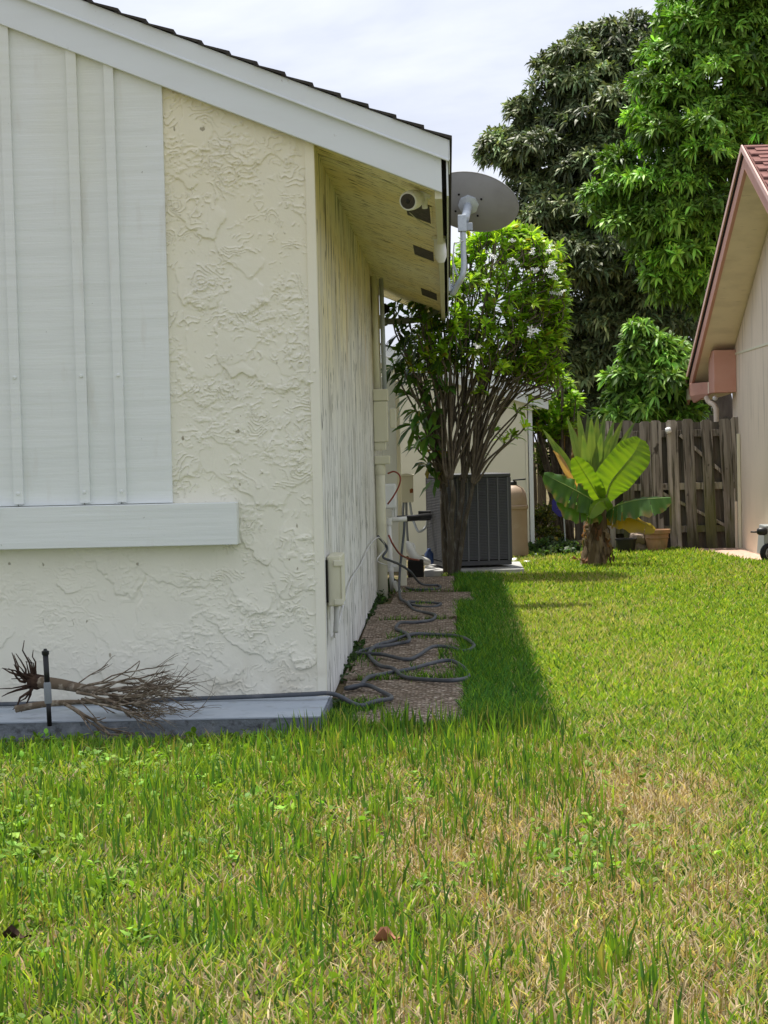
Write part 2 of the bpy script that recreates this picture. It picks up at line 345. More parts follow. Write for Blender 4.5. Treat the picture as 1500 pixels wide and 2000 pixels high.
# stucco front: real relief, trowel patches proud at their lower edges
def stucco():
    st = .0038
    xs = np.arange(-2.95, XW - .012, st); zs = np.arange(.085, 3.96, st)
    X, Z = np.meshgrid(xs, zs)
    Hh = .0016 * fbm(X * 3, Z * 3, 3)
    rng = np.random.default_rng(5)
    wx = (fbm(X * 9 + 3, Z * 9, 3) - .5); wz = (fbm(X * 9 + 40, Z * 9 + 7, 3) - .5)
    wx2 = (vnoise(X * 45, Z * 45) - .5); wz2 = (vnoise(X * 45 + 9, Z * 45 + 31) - .5)
    for k in range(170):
        cx = rng.uniform(-2.95, -.7); cz = rng.uniform(.1, 3.9)
        if cx < -1.7 and cz > 1.3: continue
        a = rng.uniform(.06, .17); b = a * rng.uniform(1.2, 2.4); th = math.radians(rng.normal(24, 22))
        m = (abs(X - cx) < .45) & (abs(Z - cz) < .5)
        r0, r1 = np.where(m.any(1))[0][[0, -1]]; c0, c1 = np.where(m.any(0))[0][[0, -1]]
        sl_ = (slice(r0, r1 + 1), slice(c0, c1 + 1))
        x = X[sl_] - cx + .09 * wx[sl_] + .018 * wx2[sl_]; z = Z[sl_] - cz + .09 * wz[sl_] + .018 * wz2[sl_]
        u = x * math.cos(th) + z * math.sin(th); v = -x * math.sin(th) + z * math.cos(th)
        r = np.sqrt((u / a) ** 2 + (v / b) ** 2)
        inside = 1 - sstep(.97, 1.03, r)
        ramp = np.clip(.50 - .6 * (u / a * .55 + v / b), 0, 1) ** 1.5        # proud low and to the left, feathering out at the top
        hgt = rng.uniform(.005, .013)
        Hh[sl_] = np.where(inside > 0, np.maximum(Hh[sl_], 0) * (1 - inside * ramp) + inside * (ramp * hgt + .0006 * ramp), Hh[sl_])
    # torn ledges: wavy, broken, each rising slowly and dropping off at its lower edge
    w1 = fbm(X * 6 + 21, Z * 6 + 2, 3); w2 = fbm(X * 17 + 3, Z * 17 + 8, 2)
    plain = np.where((X < -1.5) & (Z < 1), .45, 1)
    for (K, off, amp, ms, t0, pw) in ((11, 0., .0080, 7.5, .60, 5), (19, .37, .0058, 14, .595, 5)):
        ph = -(Z * K + 9.0 * w1 + 3.4 * w2 + X * 5 + off); sw = ph - np.floor(ph)
        mk = sstep(t0, t0 + .03, fbm(X * ms + 60 * off + 5, Z * ms * 1.4 + 14, 4)) * plain
        Hh += mk * amp * sw ** pw
    m2 = sstep(.52, .62, fbm(X * 4.5 + 71, Z * 5.5 + 33, 3)) * plain          # crumbs of plaster torn off by the trowel
    t1 = fbm(X * 24 + 3.5 * w2, Z * 40 + 2.5 * w1 + 9, 2); Hh += m2 * sstep(.60, .63, t1) * .0045
    t2 = fbm(X * 48 + 11, Z * 70 + 4, 2); Hh += m2 * sstep(.63, .66, t2) * .003
    Hh += .012 * (fbm(X * 2.3 + 7, Z * 2.3 + 1, 2) - .5) * np.where(X < -1.3, 1, .4)
    V = np.stack([X, np.full_like(X, YW) - Hh, Z], -1).reshape(-1, 3)
    ny, nx = X.shape; idx = np.arange(ny * nx).reshape(ny, nx)
    q = np.stack([idx[:-1, :-1], idx[:-1, 1:], idx[1:, 1:], idx[1:, :-1]], -1).reshape(-1, 4)
    xm = X[:-1, :-1].ravel(); zm = Z[:-1, :-1].ravel()
    keep = ((xm > -1.60) | (zm < 1.12)) & (zm < roofz(xm) + .1)
    q = q[keep]
    used = np.unique(q); rm = np.full(len(V), -1); rm[used] = np.arange(len(used)); q = rm[q]; V = V[used]
    arr_mesh('stucco_wall', V, q.ravel(), np.arange(len(q)) * 4, m_stucco, house, smooth=True)
stucco()
# wall core behind the stucco and panels
b = MB(); b.prism([(XL, YW + .006, .0), (XW - .03, YW + .006, 0), (XW - .03, YW + .006, roofz(XW) + .02), (XL, YW + .006, roofz(XL) + .02)], (0, .16, 0)); b.build('wall_core', m_stucco, house)
# board panels and battens of the shuttered window
def zz(x): return roofz(x) + .04
for (x0, x1) in [(-3.35, -2.945), (-2.94, -2.39), (-2.386, -2.021), (-2.017, -1.815), (-1.811, -1.53)]:
    MB().prism([(x0, YW - .028, 1.19), (x1, YW - .028, 1.19), (x1, YW - .028, zz(x1)), (x0, YW - .028, zz(x0))], (0, .026, 0)).build('panel_board', m_blue, house, bevel=.003)
for (x0, x1) in [(-2.97, -2.915), (-2.415, -2.360), (-2.048, -1.990), (-1.841, -1.787)]:
    MB().prism([(x0 + .006, YW - .052, 1.20), (x1 + .006, YW - .052, 1.20), (x1 - .006, YW - .052, zz(x1)), (x0 - .006, YW - .052, zz(x0))], (0, .024, 0)).build('batten', m_blue, house, bevel=.003)
    xm = (x0 + x1) / 2
    for z in (1.26, 1.9): MB().lathe([(.010, 0), (.010, .004), (.006, .008)], (xm + .004, YW - .052, z), (0, -1, 0), 10).build('bolt', m_blue, house, smooth='auto')
MB().box(-3.4, -1.168, YW - .11, YW - .002, .955, 1.187).build('window_sill', m_blue, house, bevel=.004)
MB().box(-2.75, -2.49, YW - .13, YW - .11, 1.14, 1.21).build('shutter_rail', m_blue, house, bevel=.004)
# side wall of rough boards, with its corner board
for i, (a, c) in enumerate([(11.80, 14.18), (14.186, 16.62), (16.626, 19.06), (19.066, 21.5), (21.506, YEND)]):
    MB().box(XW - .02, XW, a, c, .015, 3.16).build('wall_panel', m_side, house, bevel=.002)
MB().box(XW - .045, XW + .007, YW - .014, YW + .040, .02, 3.17).build('corner_board', m_stucco, house, bevel=.004)
MB().box(XW - .04, XW - .022, 11.792, YEND - .01, .0, 3.15).build('wall_sheathing', m_dark, house)
MB().box(XL, XW - .045, YEND - .16, YEND, 0, 3.2).build('rear_wall', m_cream, house)
# soffit and its vents
YR = 24.15
so = MB(); zs = lambda x: roofz(x) + .012
so.prism([(XW - .03, YF + .03, zs(XW - .03)), (-.048, YF + .03, zs(-.048)), (-.048, YF + .03, zs(-.048) + .012), (XW - .03, YF + .03, zs(XW - .03) + .012)], (0, YR - YF - .05, 0))
so.build('soffit', m_soffit, house)
for (y0, y1) in ((12.72, 13.75), (15.80, 16.66), (20.25, 21.30)):
    v = MB(); x0, x1 = -.232, -.082
    v.prism([(x0, y0, zs(x0) - .0035), (x1, y0, zs(x1) - .0035), (x1, y0, zs(x1) + .002), (x0, y0, zs(x0) + .002)], (0, y1 - y0, 0))
    vo = v.build('soffit_vent', m_vent, house)
    f = MB()
    for (a0, a1, c0, c1) in ((x0 - .012, x0, y0, y1), (x1, x1 + .012, y0, y1), (x0 - .012, x1 + .012, y0 - .014, y0), (x0 - .012, x1 + .012, y1, y1 + .014)):
        f.prism([(a0, c0, zs(a0) - .006), (a1, c0, zs(a1) - .006), (a1, c0, zs(a1) + .001), (a0, c0, zs(a0) + .001)], (0, c1 - c0, 0))
    f.build('vent_frame', m_soffit, vo)
# eave board (in two lengths), dark strip painted as the gap's shade, metal drip edge
MB().box(-.046, -.006, YF + .045, 14.5, 2.822, 3.03).build('eave_board', m_creamtrim, house, bevel=.003)
MB().box(-.044, -.004, 14.506, 18.9, 2.806, 3.03).build('eave_board', m_creamtrim, house, bevel=.003)
MB().box(-.046, -.007, 18.906, YR, 2.800, 3.03).build('eave_board', m_creamtrim, house, bevel=.003)
MB().box(-.006, .016, YF + .06, YR - .03, 2.88, 3.05).build('gap_shade', m_dark, house)
MB().box(.020, .030, YF + .02, YR + .01, 2.835, 3.095).build('drip_edge', m_white, house)
# rake board, its upper trim, the roof with shingle courses
def rake(name, z0, z1, y, t, x1, m):
    MB().prism([(XL, y, roofz(XL) + z0), (x1, y, roofz(x1) + z0), (x1, y, roofz(x1) + z1), (XL, y, roofz(XL) + z1)], (0, t, 0)).build(name, m, house, bevel=.004)
rake('rake_board', -.002, .185, YF, .04, -.006, m_white)
rake('rake_trim', .185, .298, YF - .028, .066, .034, m_white)
rake('trim_lip', .178, .192, YF - .034, .008, .034, m_white)
MB().prism([(.0345, YF - .026, roofz(.034) + .187), (.0345, YF + .6, roofz(.034) + .187), (.0345, YF + .6, roofz(.034) + .296), (.0345, YF - .026, roofz(.034) + .296)], (.006, 0, 0)).build('trim_return', m_white, house)
MB().prism([(XL, YF + .045, roofz(XL) + .19), (.02, YF + .045, roofz(.02) + .19), (.02, YF + .045, roofz(.02) + .285), (XL, YF + .045, roofz(XL) + .285)], (0, YR - YF - .06, 0)).build('roof_deck', m_cream, house)
k = 0; x = .055
while x > XL:
    x2 = max(x - .150, XL); j = random.uniform(-.012, .006)
    sh = MB(); za = roofz(x) + .302; zb = roofz(x2) + .302
    sh.prism([(x, YF - .045 + j, za + .004), (x2 - .02, YF - .045 + j, zb + .004), (x2 - .02, YF - .045 + j, zb + .008), (x, YF - .045 + j, za + .022)], (0, YR - YF + .1, 0))
    sh.build('shingle_course', m_shingle, house); x = x2
# far rake board of the same roof and gable fill
MB().prism([(XL, YR - .02, roofz(XL)), (-.0, YR - .02, roofz(0)), (-.0, YR - .02, roofz(0) + .18), (XL, YR - .02, roofz(XL) + .18)], (0, .035, 0)).build('rake_board', m_creamtrim, house)

# concrete slab along the front wall
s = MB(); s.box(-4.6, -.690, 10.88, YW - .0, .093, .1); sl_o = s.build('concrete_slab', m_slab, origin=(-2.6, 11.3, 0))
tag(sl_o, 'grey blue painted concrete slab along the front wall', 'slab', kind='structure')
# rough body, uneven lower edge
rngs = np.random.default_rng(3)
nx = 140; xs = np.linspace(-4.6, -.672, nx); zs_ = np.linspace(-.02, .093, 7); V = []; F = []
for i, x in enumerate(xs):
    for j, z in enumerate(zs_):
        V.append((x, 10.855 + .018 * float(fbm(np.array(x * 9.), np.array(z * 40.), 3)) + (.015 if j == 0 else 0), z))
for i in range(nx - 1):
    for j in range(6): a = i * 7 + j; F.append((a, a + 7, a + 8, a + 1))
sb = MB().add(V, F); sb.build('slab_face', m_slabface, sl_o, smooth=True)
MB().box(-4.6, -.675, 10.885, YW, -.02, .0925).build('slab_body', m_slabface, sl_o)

# ------------------------------------------------------------------ paving along the side wall
path = MB().add([(XW, 11.05, .006), (.10, 11.05, .006), (.10, 23.3, .006), (XW, 23.3, .006)], [(0, 1, 2, 3)]).build('path', m_soil, origin=(-.3, 17, 0), fix=False)
tag(path, 'aggregate slab path beside the house wall', 'path', kind='structure')
for i, (y0, y1, x0, x1, h, tilt) in enumerate([(11.12, 13.14, -.66, .055, .030, .004), (13.17, 14.62, -.69, .035, .034, -.006), (14.65, 15.98, -.69, .05, .03, .004), (16.01, 17.45, -.69, .03, .036, 0),
                                               (17.49, 19.17, -.69, .035, .045, .01), (19.22, 20.68, -.56, .22, .03, -.006), (20.72, 22.85, -.58, .02, .04, .006)]):
    MB().prism([(x0, y0, -.01), (x1, y0, -.01), (x1, y0, h + tilt), (x0, y0, h - tilt)], (random.uniform(-.015, .015), y1 - y0, 0)).build('paver', m_agg, path, bevel=.006)

# ------------------------------------------------------------------ rear wing behind the air conditioner
wing = thing('rear_wing', (.2, 28, 0), 'cream rear wing with white edged low roof behind the air conditioner', 'outbuilding')
WY = 27.9
wz = lambda x: 2.075 - .30 * (x - 1.33)
MB().prism([(-1.6, WY, 0), (1.0, WY, 0), (1.0, WY, wz(1.0) - .12), (-1.6, WY, wz(-1.6) - .12)], (0, 2.6, 0)).build('wall', m_cream, wing)
MB().box(1.002, 1.035, WY - .012, WY + .07, 0, wz(1.03) - .13).build('corner_board', m_cream, wing, bevel=.004)
MB().box(1.045, 1.10, WY + .0, WY + 2.5, 0, wz(1.1) - .14).build('side_panel', m_white, wing, bevel=.004)
for (a, c, y, t) in ((-.205, -.092, WY - .10, .04), (-.09, 0.03, WY - .14, .05)):
    MB().prism([(-1.7, y, wz(-1.7) + a), (1.31 if a < -.1 else 1.345, y, wz(1.33) + a), (1.31 if a < -.1 else 1.345, y, wz(1.33) + c), (-1.7, y, wz(-1.7) + c)], (0, t, 0)).build('rake_board', m_white, wing, bevel=.004)
MB().prism([(-1.7, WY - .15, wz(-1.7) + .032), (1.36, WY - .15, wz(1.36) + .032), (1.36, WY - .15, wz(1.36) + .055), (-1.7, WY - .15, wz(-1.7) + .055)], (0, 2.9, 0)).build('roof', m_shingle, wing)
MB().prism([(1.0, WY - .06, wz(1.0) - .13), (1.30, WY - .06, wz(1.3) - .15), (1.30, WY - .06, wz(1.3) - .13), (1.0, WY - .06, wz(1.0) - .11)], (0, 2.6, 0)).build('soffit', m_creamtrim, wing)
MB().bar((1.04, WY - .05, wz(1.1) - .27), (1.28, WY - .05, wz(1.3) - .17), .02, .03).build('brace', m_creamtrim, wing)
# short jutting wall end beyond the meter
jut = thing('wall_return', (-.62, 24.6, 0), 'narrow white painted wall return beyond the electric meter', 'wall')
MB().box(-.95, -.60, 24.5, 24.9, 0, 2.25).build('wall', m_white, jut, bevel=.004)
MB().box(-.598, -.555, 24.49, 24.56, 0, 2.2).build('corner_board', m_cream, jut, bevel=.004)

# ------------------------------------------------------------------ neighbour's house
XN, XR = 3.78, 3.30
nb = thing('neighbor_house', (6.5, 23.8, 0), 'beige neighbouring house with pink trimmed gable and red shingle roof', 'house')
PKY, PKZ, EVY, EVZ = 23.77, 4.69, 30.0, 2.163
ns = (PKZ - EVZ) / (EVY - PKY)
nz_ = lambda y: PKZ - ns * abs(y - PKY)            # top edge of the roof
NY0, NY1 = PKY - (28.45 - PKY), 28.45
ov = .285
MB().prism([(XN, NY0, 0), (XN, NY1, 0), (XN, NY1, nz_(NY1) - ov), (XN, PKY, PKZ - ov), (XN, NY0, nz_(NY0) - ov)], (5.5, 0, 0)).build('wall', m_nwall, nb)
MB().prism([(XN - .012, NY0, 2.545), (XN - .012, NY1 - .2, 2.53), (XN - .012, NY1 - .2, 2.557), (XN - .012, NY0, 2.572)], (.014, 0, 0)).build('wall_joint', m_creamtrim, nb)
for sgn in (1, -1):
    ye = PKY + sgn * (EVY - PKY)
    def quad(x, y0, y1, d0, d1, t, name, m, bev=.004):
        MB().prism([(x, y0, nz_(y0) + d0), (x, y1, nz_(y1) + d0), (x, y1, nz_(y1) + d1), (x, y0, nz_(y0) + d1)], (t, 0, 0)).build(name, m, nb, bevel=bev)
    yi = PKY + sgn * .004
    quad(XR, yi, ye, -.075, .0, .02, 'rake_trim', m_pinkl)
    quad(XR + .022, yi, ye - sgn * .03, -.11, -.02, .02, 'rake_gap', m_dark, 0)
    quad(XR + .034, yi, ye - sgn * .05, -.27, -.078, .04, 'rake_board', m_pink)
    quad(XR + .076, yi, ye - sgn * .30, -.262, -.25, XN - XR - .07, 'soffit', m_nsoff, 0)
    quad(XR + .03, yi, ye - sgn * .02, -.06, -.005, 6.2, 'roof_deck', m_nshingle, 0)
# shingles of the slope that faces the street, course by course
rr = random.Random(4); y = PKY - .02; c = 0
while y > PKY - 6.2:
    y2 = y - .145; x = XR + .045 + (c % 2) * .08
    sm = MB(); first = True
    while x < XR + 3.0:
        w = rr.uniform(.2, .34); e = rr.uniform(-.012, .012)
        sm.prism([(x, y + .05, nz_(y + .05) + .002), (x, y2 + e, nz_(y2 + e) + .004), (x, y2 + e, nz_(y2 + e) + .026), (x, y + .05, nz_(y + .05) + .006)], (w - .008, 0, 0)); x += w
    sm.build('shingle_course', m_nshingle, nb); y = y2; c += 1
# eave return: boxed pink end at the far corner
MB().box(3.49, XN - .002, 28.02, 28.62, 2.045, nz_(28.3) - .255).build('eave_box', m_pink, nb, bevel=.006)
MB().prism([(3.49, 28.62, 2.05), (3.315, 29.75, 1.98), (3.315, 29.75, 2.13), (3.49, 28.62, 2.2)], (.35, .02, 0)).build('eave_end', m_nsoff, nb)
p = [aty(1346, 783, 29.1), aty(1398, 768, 28.55), aty(1398, 748, 28.55), aty(1336, 757, 29.2)]
MB().prism([(3.31, 29.3, 2.03), (3.36, 29.3, 1.935), (3.50, 28.6, 2.045), (3.50, 28.6, 2.20), (3.31, 29.3, 2.20)], (.04, .05, .0)).build('eave_return', m_pink, nb, bevel=.004)
MB().tube(spline([(3.47, 28.75, 2.0), (3.5, 28.7, 1.93), (3.57, 28.6, 1.86), (3.58, 28.58, 1.6), (3.58, 28.58, .1)], 5), .035, 10).build('downspout', m_nwall, nb, smooth=True)
MB().lathe([(.0, 0), (.03, .01), (.036, .03), (.02, .06)], (3.56, 28.5, 1.99), (-.2, -1, -.4), 12).build('eave_lamp', m_plastic, nb, smooth=True)

# ------------------------------------------------------------------ fences
def picket_mesh(w, h, t, mat_, seed):
    r = random.Random(seed); me = bpy.data.meshes.new('picket'); e = .03
    n = 5; L_ = []; R_ = []
    for i in range(n):
        z = (h - e) * i / (n - 1); L_.append((-w / 2 + r.uniform(-.004, .004), z)); R_.append((w / 2 + r.uniform(-.004, .004), z))
    out = R_ + [(w / 2 - e, h), (-w / 2 + e, h)] + L_[::-1]; k_ = len(out)
    V = [(x, 0, z) for x, z in out] + [(x, t, z) for x, z in out]
    F = [tuple(range(k_)), tuple(range(k_, 2 * k_))[::-1]] + [((i + 1) % k_, i, k_ + i, k_ + (i + 1) % k_) for i in range(k_)]
    me.from_pydata(V, [], F); me.materials.append(mat_); return me
PK = [picket_mesh(.145, 1.68, .02, m_fencedark, 40 + i) for i in range(3)]  # back pickets: shade between the boards and mould put into a darker wood
PM = [picket_mesh(.145, 1.70, .02, m_fence, i) for i in range(4)]
fence = thing('wood_fence', (2.6, 27.9, 0), 'weathered grey shadowbox wood fence beside the beige house', 'fence')
FY = 27.9
def picket(px, y, lean=0, dz=0, m=None, w=1):
    x = aty(px, 950, y)[0]
    o = bpy.data.objects.new('picket', m or random.choice(PM)); COL.objects.link(o); o.parent = fence
    o.location = (x - 2.6 + .5 * lean * 0, y - 27.9, dz); o.rotation_euler = (0, -lean, 0); o.scale = (w, 1, 1)
# lean moves the foot outward a little, as the sagging gate does
for px, ln in ((1190, 0), (1228, .005), (1262, 0), (1285, .01), (1319, .02), (1352, .028), (1389, .03), (1427, .038)):
    picket(px, FY, ln, random.uniform(-.012, .012))
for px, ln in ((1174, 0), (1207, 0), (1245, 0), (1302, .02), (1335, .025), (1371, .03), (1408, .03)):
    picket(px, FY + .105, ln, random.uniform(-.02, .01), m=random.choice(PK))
picket(1450, FY + .01, .045, .02, w=.86)
for z in (.27, .83, 1.52):
    MB().box(aty(1165, 900, FY)[0], 3.72, FY + .022, FY + .102, z - .045, z + .045).build('rail', m_fence, fence, bevel=.004)
MB().bar((3.02, FY + .045, 1.50), (3.70, FY + .045, .87), .04, .085, (0, 1, 0)).build('brace', m_fence, fence, bevel=.004)
MB().bar((2.75, FY + .045, .76), (3.60, FY + .045, .30), .04, .08, (0, 1, 0)).build('brace', m_fence, fence, bevel=.004)
for x in (2.0, 2.62): MB().box(x - .045, x + .045, FY + .127, FY + .215, 0, 1.62).build('post', m_fence, fence, bevel=.005)
MB().box(3.735, 3.775, FY - .16, FY - .115, 0, 1.5).build('wall_post', m_creamtrim, fence, bevel=.004)
MB().box(3.70, 3.735, FY - .10, FY - .07, 0, .62).build('wall_post', m_nwall, fence, bevel=.004)

cup = MB().lathe([(.0, 0), (.035, .002), (.042, .03), (.04, .06), (.025, .075)], aty(1300, 842, FY - .045), (.95, -.1, .25), 14).build('cup', m_plastic, origin=tuple(aty(1300, 842, FY)), smooth=True)
tag(cup, 'small white cup stuck on the fence top rail', 'cup')

rf = thing('rear_fence', (1.7, 31.2, 0), 'old dark picket fence overgrown with vines behind the rear wing', 'fence')
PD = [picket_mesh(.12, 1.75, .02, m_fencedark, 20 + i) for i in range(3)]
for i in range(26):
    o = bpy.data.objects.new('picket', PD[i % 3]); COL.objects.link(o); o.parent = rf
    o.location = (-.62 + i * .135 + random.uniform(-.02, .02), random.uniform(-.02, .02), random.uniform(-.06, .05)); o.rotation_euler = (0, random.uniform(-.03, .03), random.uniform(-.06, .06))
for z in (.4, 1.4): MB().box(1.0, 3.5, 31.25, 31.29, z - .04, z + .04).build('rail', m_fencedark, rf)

# paved strip by the fence
ps = MB().add([(2.95, 27.95, .012), (3.35, 26.6, .012), (3.45, 25.3, .012), (3.78, 24.0, .012), (3.78, 27.95, .012)], [(0, 1, 2, 3, 4)]).build('pavement', m_sand, origin=(3.5, 26.5, 0), fix=False)
tag(ps, 'pinkish paved strip along the beige house wall', 'pavement', kind='structure')

# ------------------------------------------------------------------ air conditioner
ang = math.radians(13)
pad = MB().box(-.30, .80, 23.35, 24.75, 0, .075).build('concrete_pad', m_concrete, origin=(.25, 24, 0), bevel=.012)
tag(pad, 'thin concrete pad under the grey air conditioner', 'pad')
ACX, ACY = .205, 24.08
ac = thing('air_conditioner', (ACX, ACY, .1), 'dark grey louvred air conditioner on a pad behind the flowering shrub', 'air conditioner')
ca, sa = math.cos(ang), math.sin(ang)
def acp(x, y, z): return (ACX + x * ca - y * sa, ACY + x * sa + y * ca, .1 + z)
def acbox(x0, x1, y0, y1, z0, z1, mbx=None):
    mbx = mbx or MB(); c = [acp(x, y, z) for z in (z0, z1) for (x, y) in ((x0, y0), (x1, y0), (x1, y1), (x0, y1))]
    return mbx.add(c, [(0, 3, 2, 1), (4, 5, 6, 7), (0, 1, 5, 4), (1, 2, 6, 5), (2, 3, 7, 6), (3, 0, 4, 7)])
hw = .40
acbox(-hw + .02, hw - .02, -hw + .02, hw - .02, .04, .98).build('core', m_dark, ac)
acbox(-hw, hw, -hw, hw, .975, 1.02).build('lid', m_ac, ac, bevel=.012)
acbox(-hw + .005, hw - .005, -hw + .005, hw - .005, .0, .05).build('base', m_ac, ac, bevel=.006)
for sx in (-1, 1):
    for sy in (-1, 1): acbox(sx * hw - .035 if sx > 0 else -hw, hw if sx > 0 else -hw + .06, sy * hw - .04 if sy > 0 else -hw, hw if sy > 0 else -hw + .04, .05, .975).build('corner_post', m_ac, ac, bevel=.004)
ribs = [-.335, -.215, -.10, .015, .13, .245, .36]
for x in ribs: acbox(x - .008, x + .008, -hw - .004, -hw + .014, .05, .975).build('rib', m_acslat, ac)
fl = MB(); z = .065
while z < .965:
    for a_, b_ in zip(ribs[:-1], ribs[1:]):
        c = [acp(a_ + .008, -hw + .001, z), acp(b_ - .008, -hw + .001, z), acp(b_ - .008, -hw + .018, z + .010), acp(a_ + .008, -hw + .018, z + .010)]
        fl.prism(c, (0, 0, .005))
    z += .0175
fl.build('louvers', m_acslat, ac, kind='stuff')
fl = MB(); z = .065
while z < .965:
    for a_, b_ in ((-.34, -.12), (-.11, .11), (.12, .35)):
        c = [acp(-hw + .001, a_, z), acp(-hw + .001, b_, z), acp(-hw + .018, b_, z + .010), acp(-hw + .018, a_, z + .010)]
        fl.prism(c, (0, 0, .005))
    z += .0175
fl.build('louvers', m_acslat, ac, kind='stuff')
for x in (-.115, .12): acbox(x - .006, x + .006, -.01, .01, 0, .0)
for z in (.15, .18, .21): MB().lathe([(.007, 0), (.005, .006)], acp(-hw + .03, -hw - .001, z), (.2, -1, 0), 8).build('screw', m_plastic, ac)
# disconnect fittings on its left side
MB().box(-.36, -.22, 24.02, 24.12, .60, .71).build('terminal_cover', m_black, ac, bevel=.006)

tank = thing('filter_tank', (.87, 26.9, 0), 'tan domed filter tank standing behind the air conditioner', 'tank')
TX, TY = .79, 26.6
MB().lathe([(.13, .0), (.175, .03), (.18, .12), (.172, .14), (.172, .60), (.186, .61), (.186, .645), (.172, .655), (.172, .72), (.16, .80), (.125, .865), (.07, .90), (.0, .905)], (TX, TY, .02), seg=28).build('shell', m_tan, tank, smooth='auto')
MB().lathe([(.05, 0), (.05, .05), (.03, .06)], (TX, TY, .915), seg=14).build('valve', m_black, tank)
MB().bar((TX, TY - .02, .985), (TX + .16, TY - .03, .995), .035, .018).build('handle', m_black, tank, bevel=.004)

# small rubble at the pad
for i, (px, py, s_) in enumerate(((1004, 1092, .06), (1030, 1093, .05))):
    bm_ = bmesh.new(); bmesh.ops.create_icosphere(bm_, subdivisions=2, radius=s_)
    for v in bm_.verts: v.co *= 1 + .35 * (random.random() - .5); v.co.z *= .7 if i == 0 else .3
    me = bpy.data.meshes.new('stone'); bm_.to_mesh(me); bm_.free(); me.materials.append(m_pvc)
    o = link_mesh('stone', me, None, tuple(atz(px, py + 4, .03)))
    tag(o, ('small round pale stone by the air conditioner pad', 'flat white shard lying in the grass past the pad')[i], 'stone')

# ------------------------------------------------------------------ fittings on the side wall
def y_on(px, py, X): return atx(px, py, X)
MY = 20.2
meter = thing('electric_meter_box', (-.64, MY, 1.5), 'cream painted electric meter box on the side wall', 'meter box')
MB().box(XW + .002, -.575, MY, MY + .30, 1.50, 1.885).build('cover', m_creamtrim, meter, bevel=.008)
MB().box(XW + .002, -.567, MY - .004, MY + .31, 1.89, 2.0).build('top_cover', m_creamtrim, meter, bevel=.008)
MB().box(XW + .002, -.595, MY + .02, MY + .2, 1.42, 1.498).build('neck', m_creamtrim, meter, bevel=.006)
MB().box(XW + .002, -.56, MY - .01, MY + .16, 1.285, 1.37).build('clamp', m_creamtrim, meter, bevel=.012)
MB().box(-.558, -.50, MY + .3, MY + .5, 1.63, 1.82).build('side_box', m_cream, meter, bevel=.006)
cd = thing('conduit_pipe', (-.655, MY + .05, 0), 'thick cream conduit pipe rising from the ground to the meter', 'pipe')
MB().tube([(-.655, MY + .05, -.02), (-.657, MY + .05, .7), (-.66, MY + .05, 1.36)], .048, 18).build('pipe', m_creamtrim, cd, smooth=True)
MB().lathe([(.052, 0), (.056, .02), (.056, .07), (.052, .09)], (-.66, MY + .05, 1.19), seg=18).build('coupling', m_creamtrim, cd, smooth='auto')
mast = thing('service_mast', (-.66, MY + .1, 2), 'grey service mast pipes above the meter box', 'pipe')
MB().tube([(-.672, MY + .1, 2.0), (-.675, MY + .1, 2.6), (-.68, MY + .1, 3.08)], .03, 12).build('pipe', m_creamtrim, mast, smooth=True)
MB().tube([(-.60, MY + .2, 2.0), (-.605, MY + .2, 2.5), (-.61, MY + .2, 3.06)], .022, 12).build('pipe', m_grey, mast, smooth=True)
# dark arm with round flange under the eave end
da = thing('mast_arm', (-.62, 23.0, 2.7), 'dark grey bent pipe arm with round flange under the eave end', 'pipe')
q = [aty(752, 628, 23.0), aty(785, 627, 23.0), aty(815, 624, 23.0), aty(840, 615, 23.02), aty(862, 598, 23.04)]
MB().tube(spline(q, 6), .034, 14).build('arm', m_conduit, da, smooth=True)
MB().lathe([(.0, 0), (.075, .0), (.075, .03), (.05, .05), (.04, .08)], aty(742, 629, 23.0), (1, -.15, 0), 20).build('flange', m_conduit, da, smooth='auto')
MB().lathe([(.0, 0), (.05, .01), (.055, .06), (.0, .1)], aty(745, 605, 23.0), (1, -.1, .3), 16).build('cap', m_dark, da, smooth=True)
# telephone box at the front
pb = thing('phone_box', (-.66, 12.1, .6), 'small beige telephone junction box low on the side wall', 'utility box')
MB().box(XW + .008, -.622, 12.02, 12.42, .575, .862).build('cover', m_creamtrim, pb, bevel=.010)
MB().box(-.624, -.612, 12.012, 12.05, .61, .83).build('hinge', m_cream, pb, bevel=.003)
MB().box(XW + .001, -.698, 11.985, 12.018, .60, .84).build('backplate', m_dark, pb)
for z in (.60, .82): MB().box(-.665, -.612, 12.008, 12.019, z - .016, z + .016).build('latch', m_cream, pb, bevel=.003)
MB().tube(spline([(-.66, 12.1, .575), (-.66, 12.1, .50), (-.668, 12.12, .42)], 5), .016, 10).build('cable_boot', m_cable, pb, smooth=True)
# cables on the wall
def cable(name, pts, r, m, label, cat, n=6):
    P = spline(pts, n); mb = MB().tube(P, r, 7); o = mb.build(name, m, origin=tuple(np.array(P[0])), smooth=True); return tag(o, label, cat)
cable('wall_cable', [(-.675, 12.15, .44), (-.695, 12.5, .36), (-.695, 13.2, .42), (-.695, 14.6, .55), (-.695, 16.2, .56), (-.69, 18, .62), (-.66, 19.6, .62), (-.62, 20.05, .50), (-.69, 19.8, .40), (-.60, 20.1, .33)], .006, m_cable, 'thin white cable drooping along the side wall from the telephone box', 'cable')
cable('drop_cable', [(-.68, 19.9, .62), (-.60, 20.05, .50), (-.64, 20.0, .42), (-.58, 20.08, .38), (-.50, 20.3, .33), (-.40, 20.6, .24), (-.30, 21.0, .09), (-.14, 21.2, .06), (-.115, 20.95, .05), (-.2, 20.75, .05), (-.38, 20.8, .05), (-.45, 21.1, .05)], .012, m_hose, 'short grey hose loop on the farthest paver', 'hose')
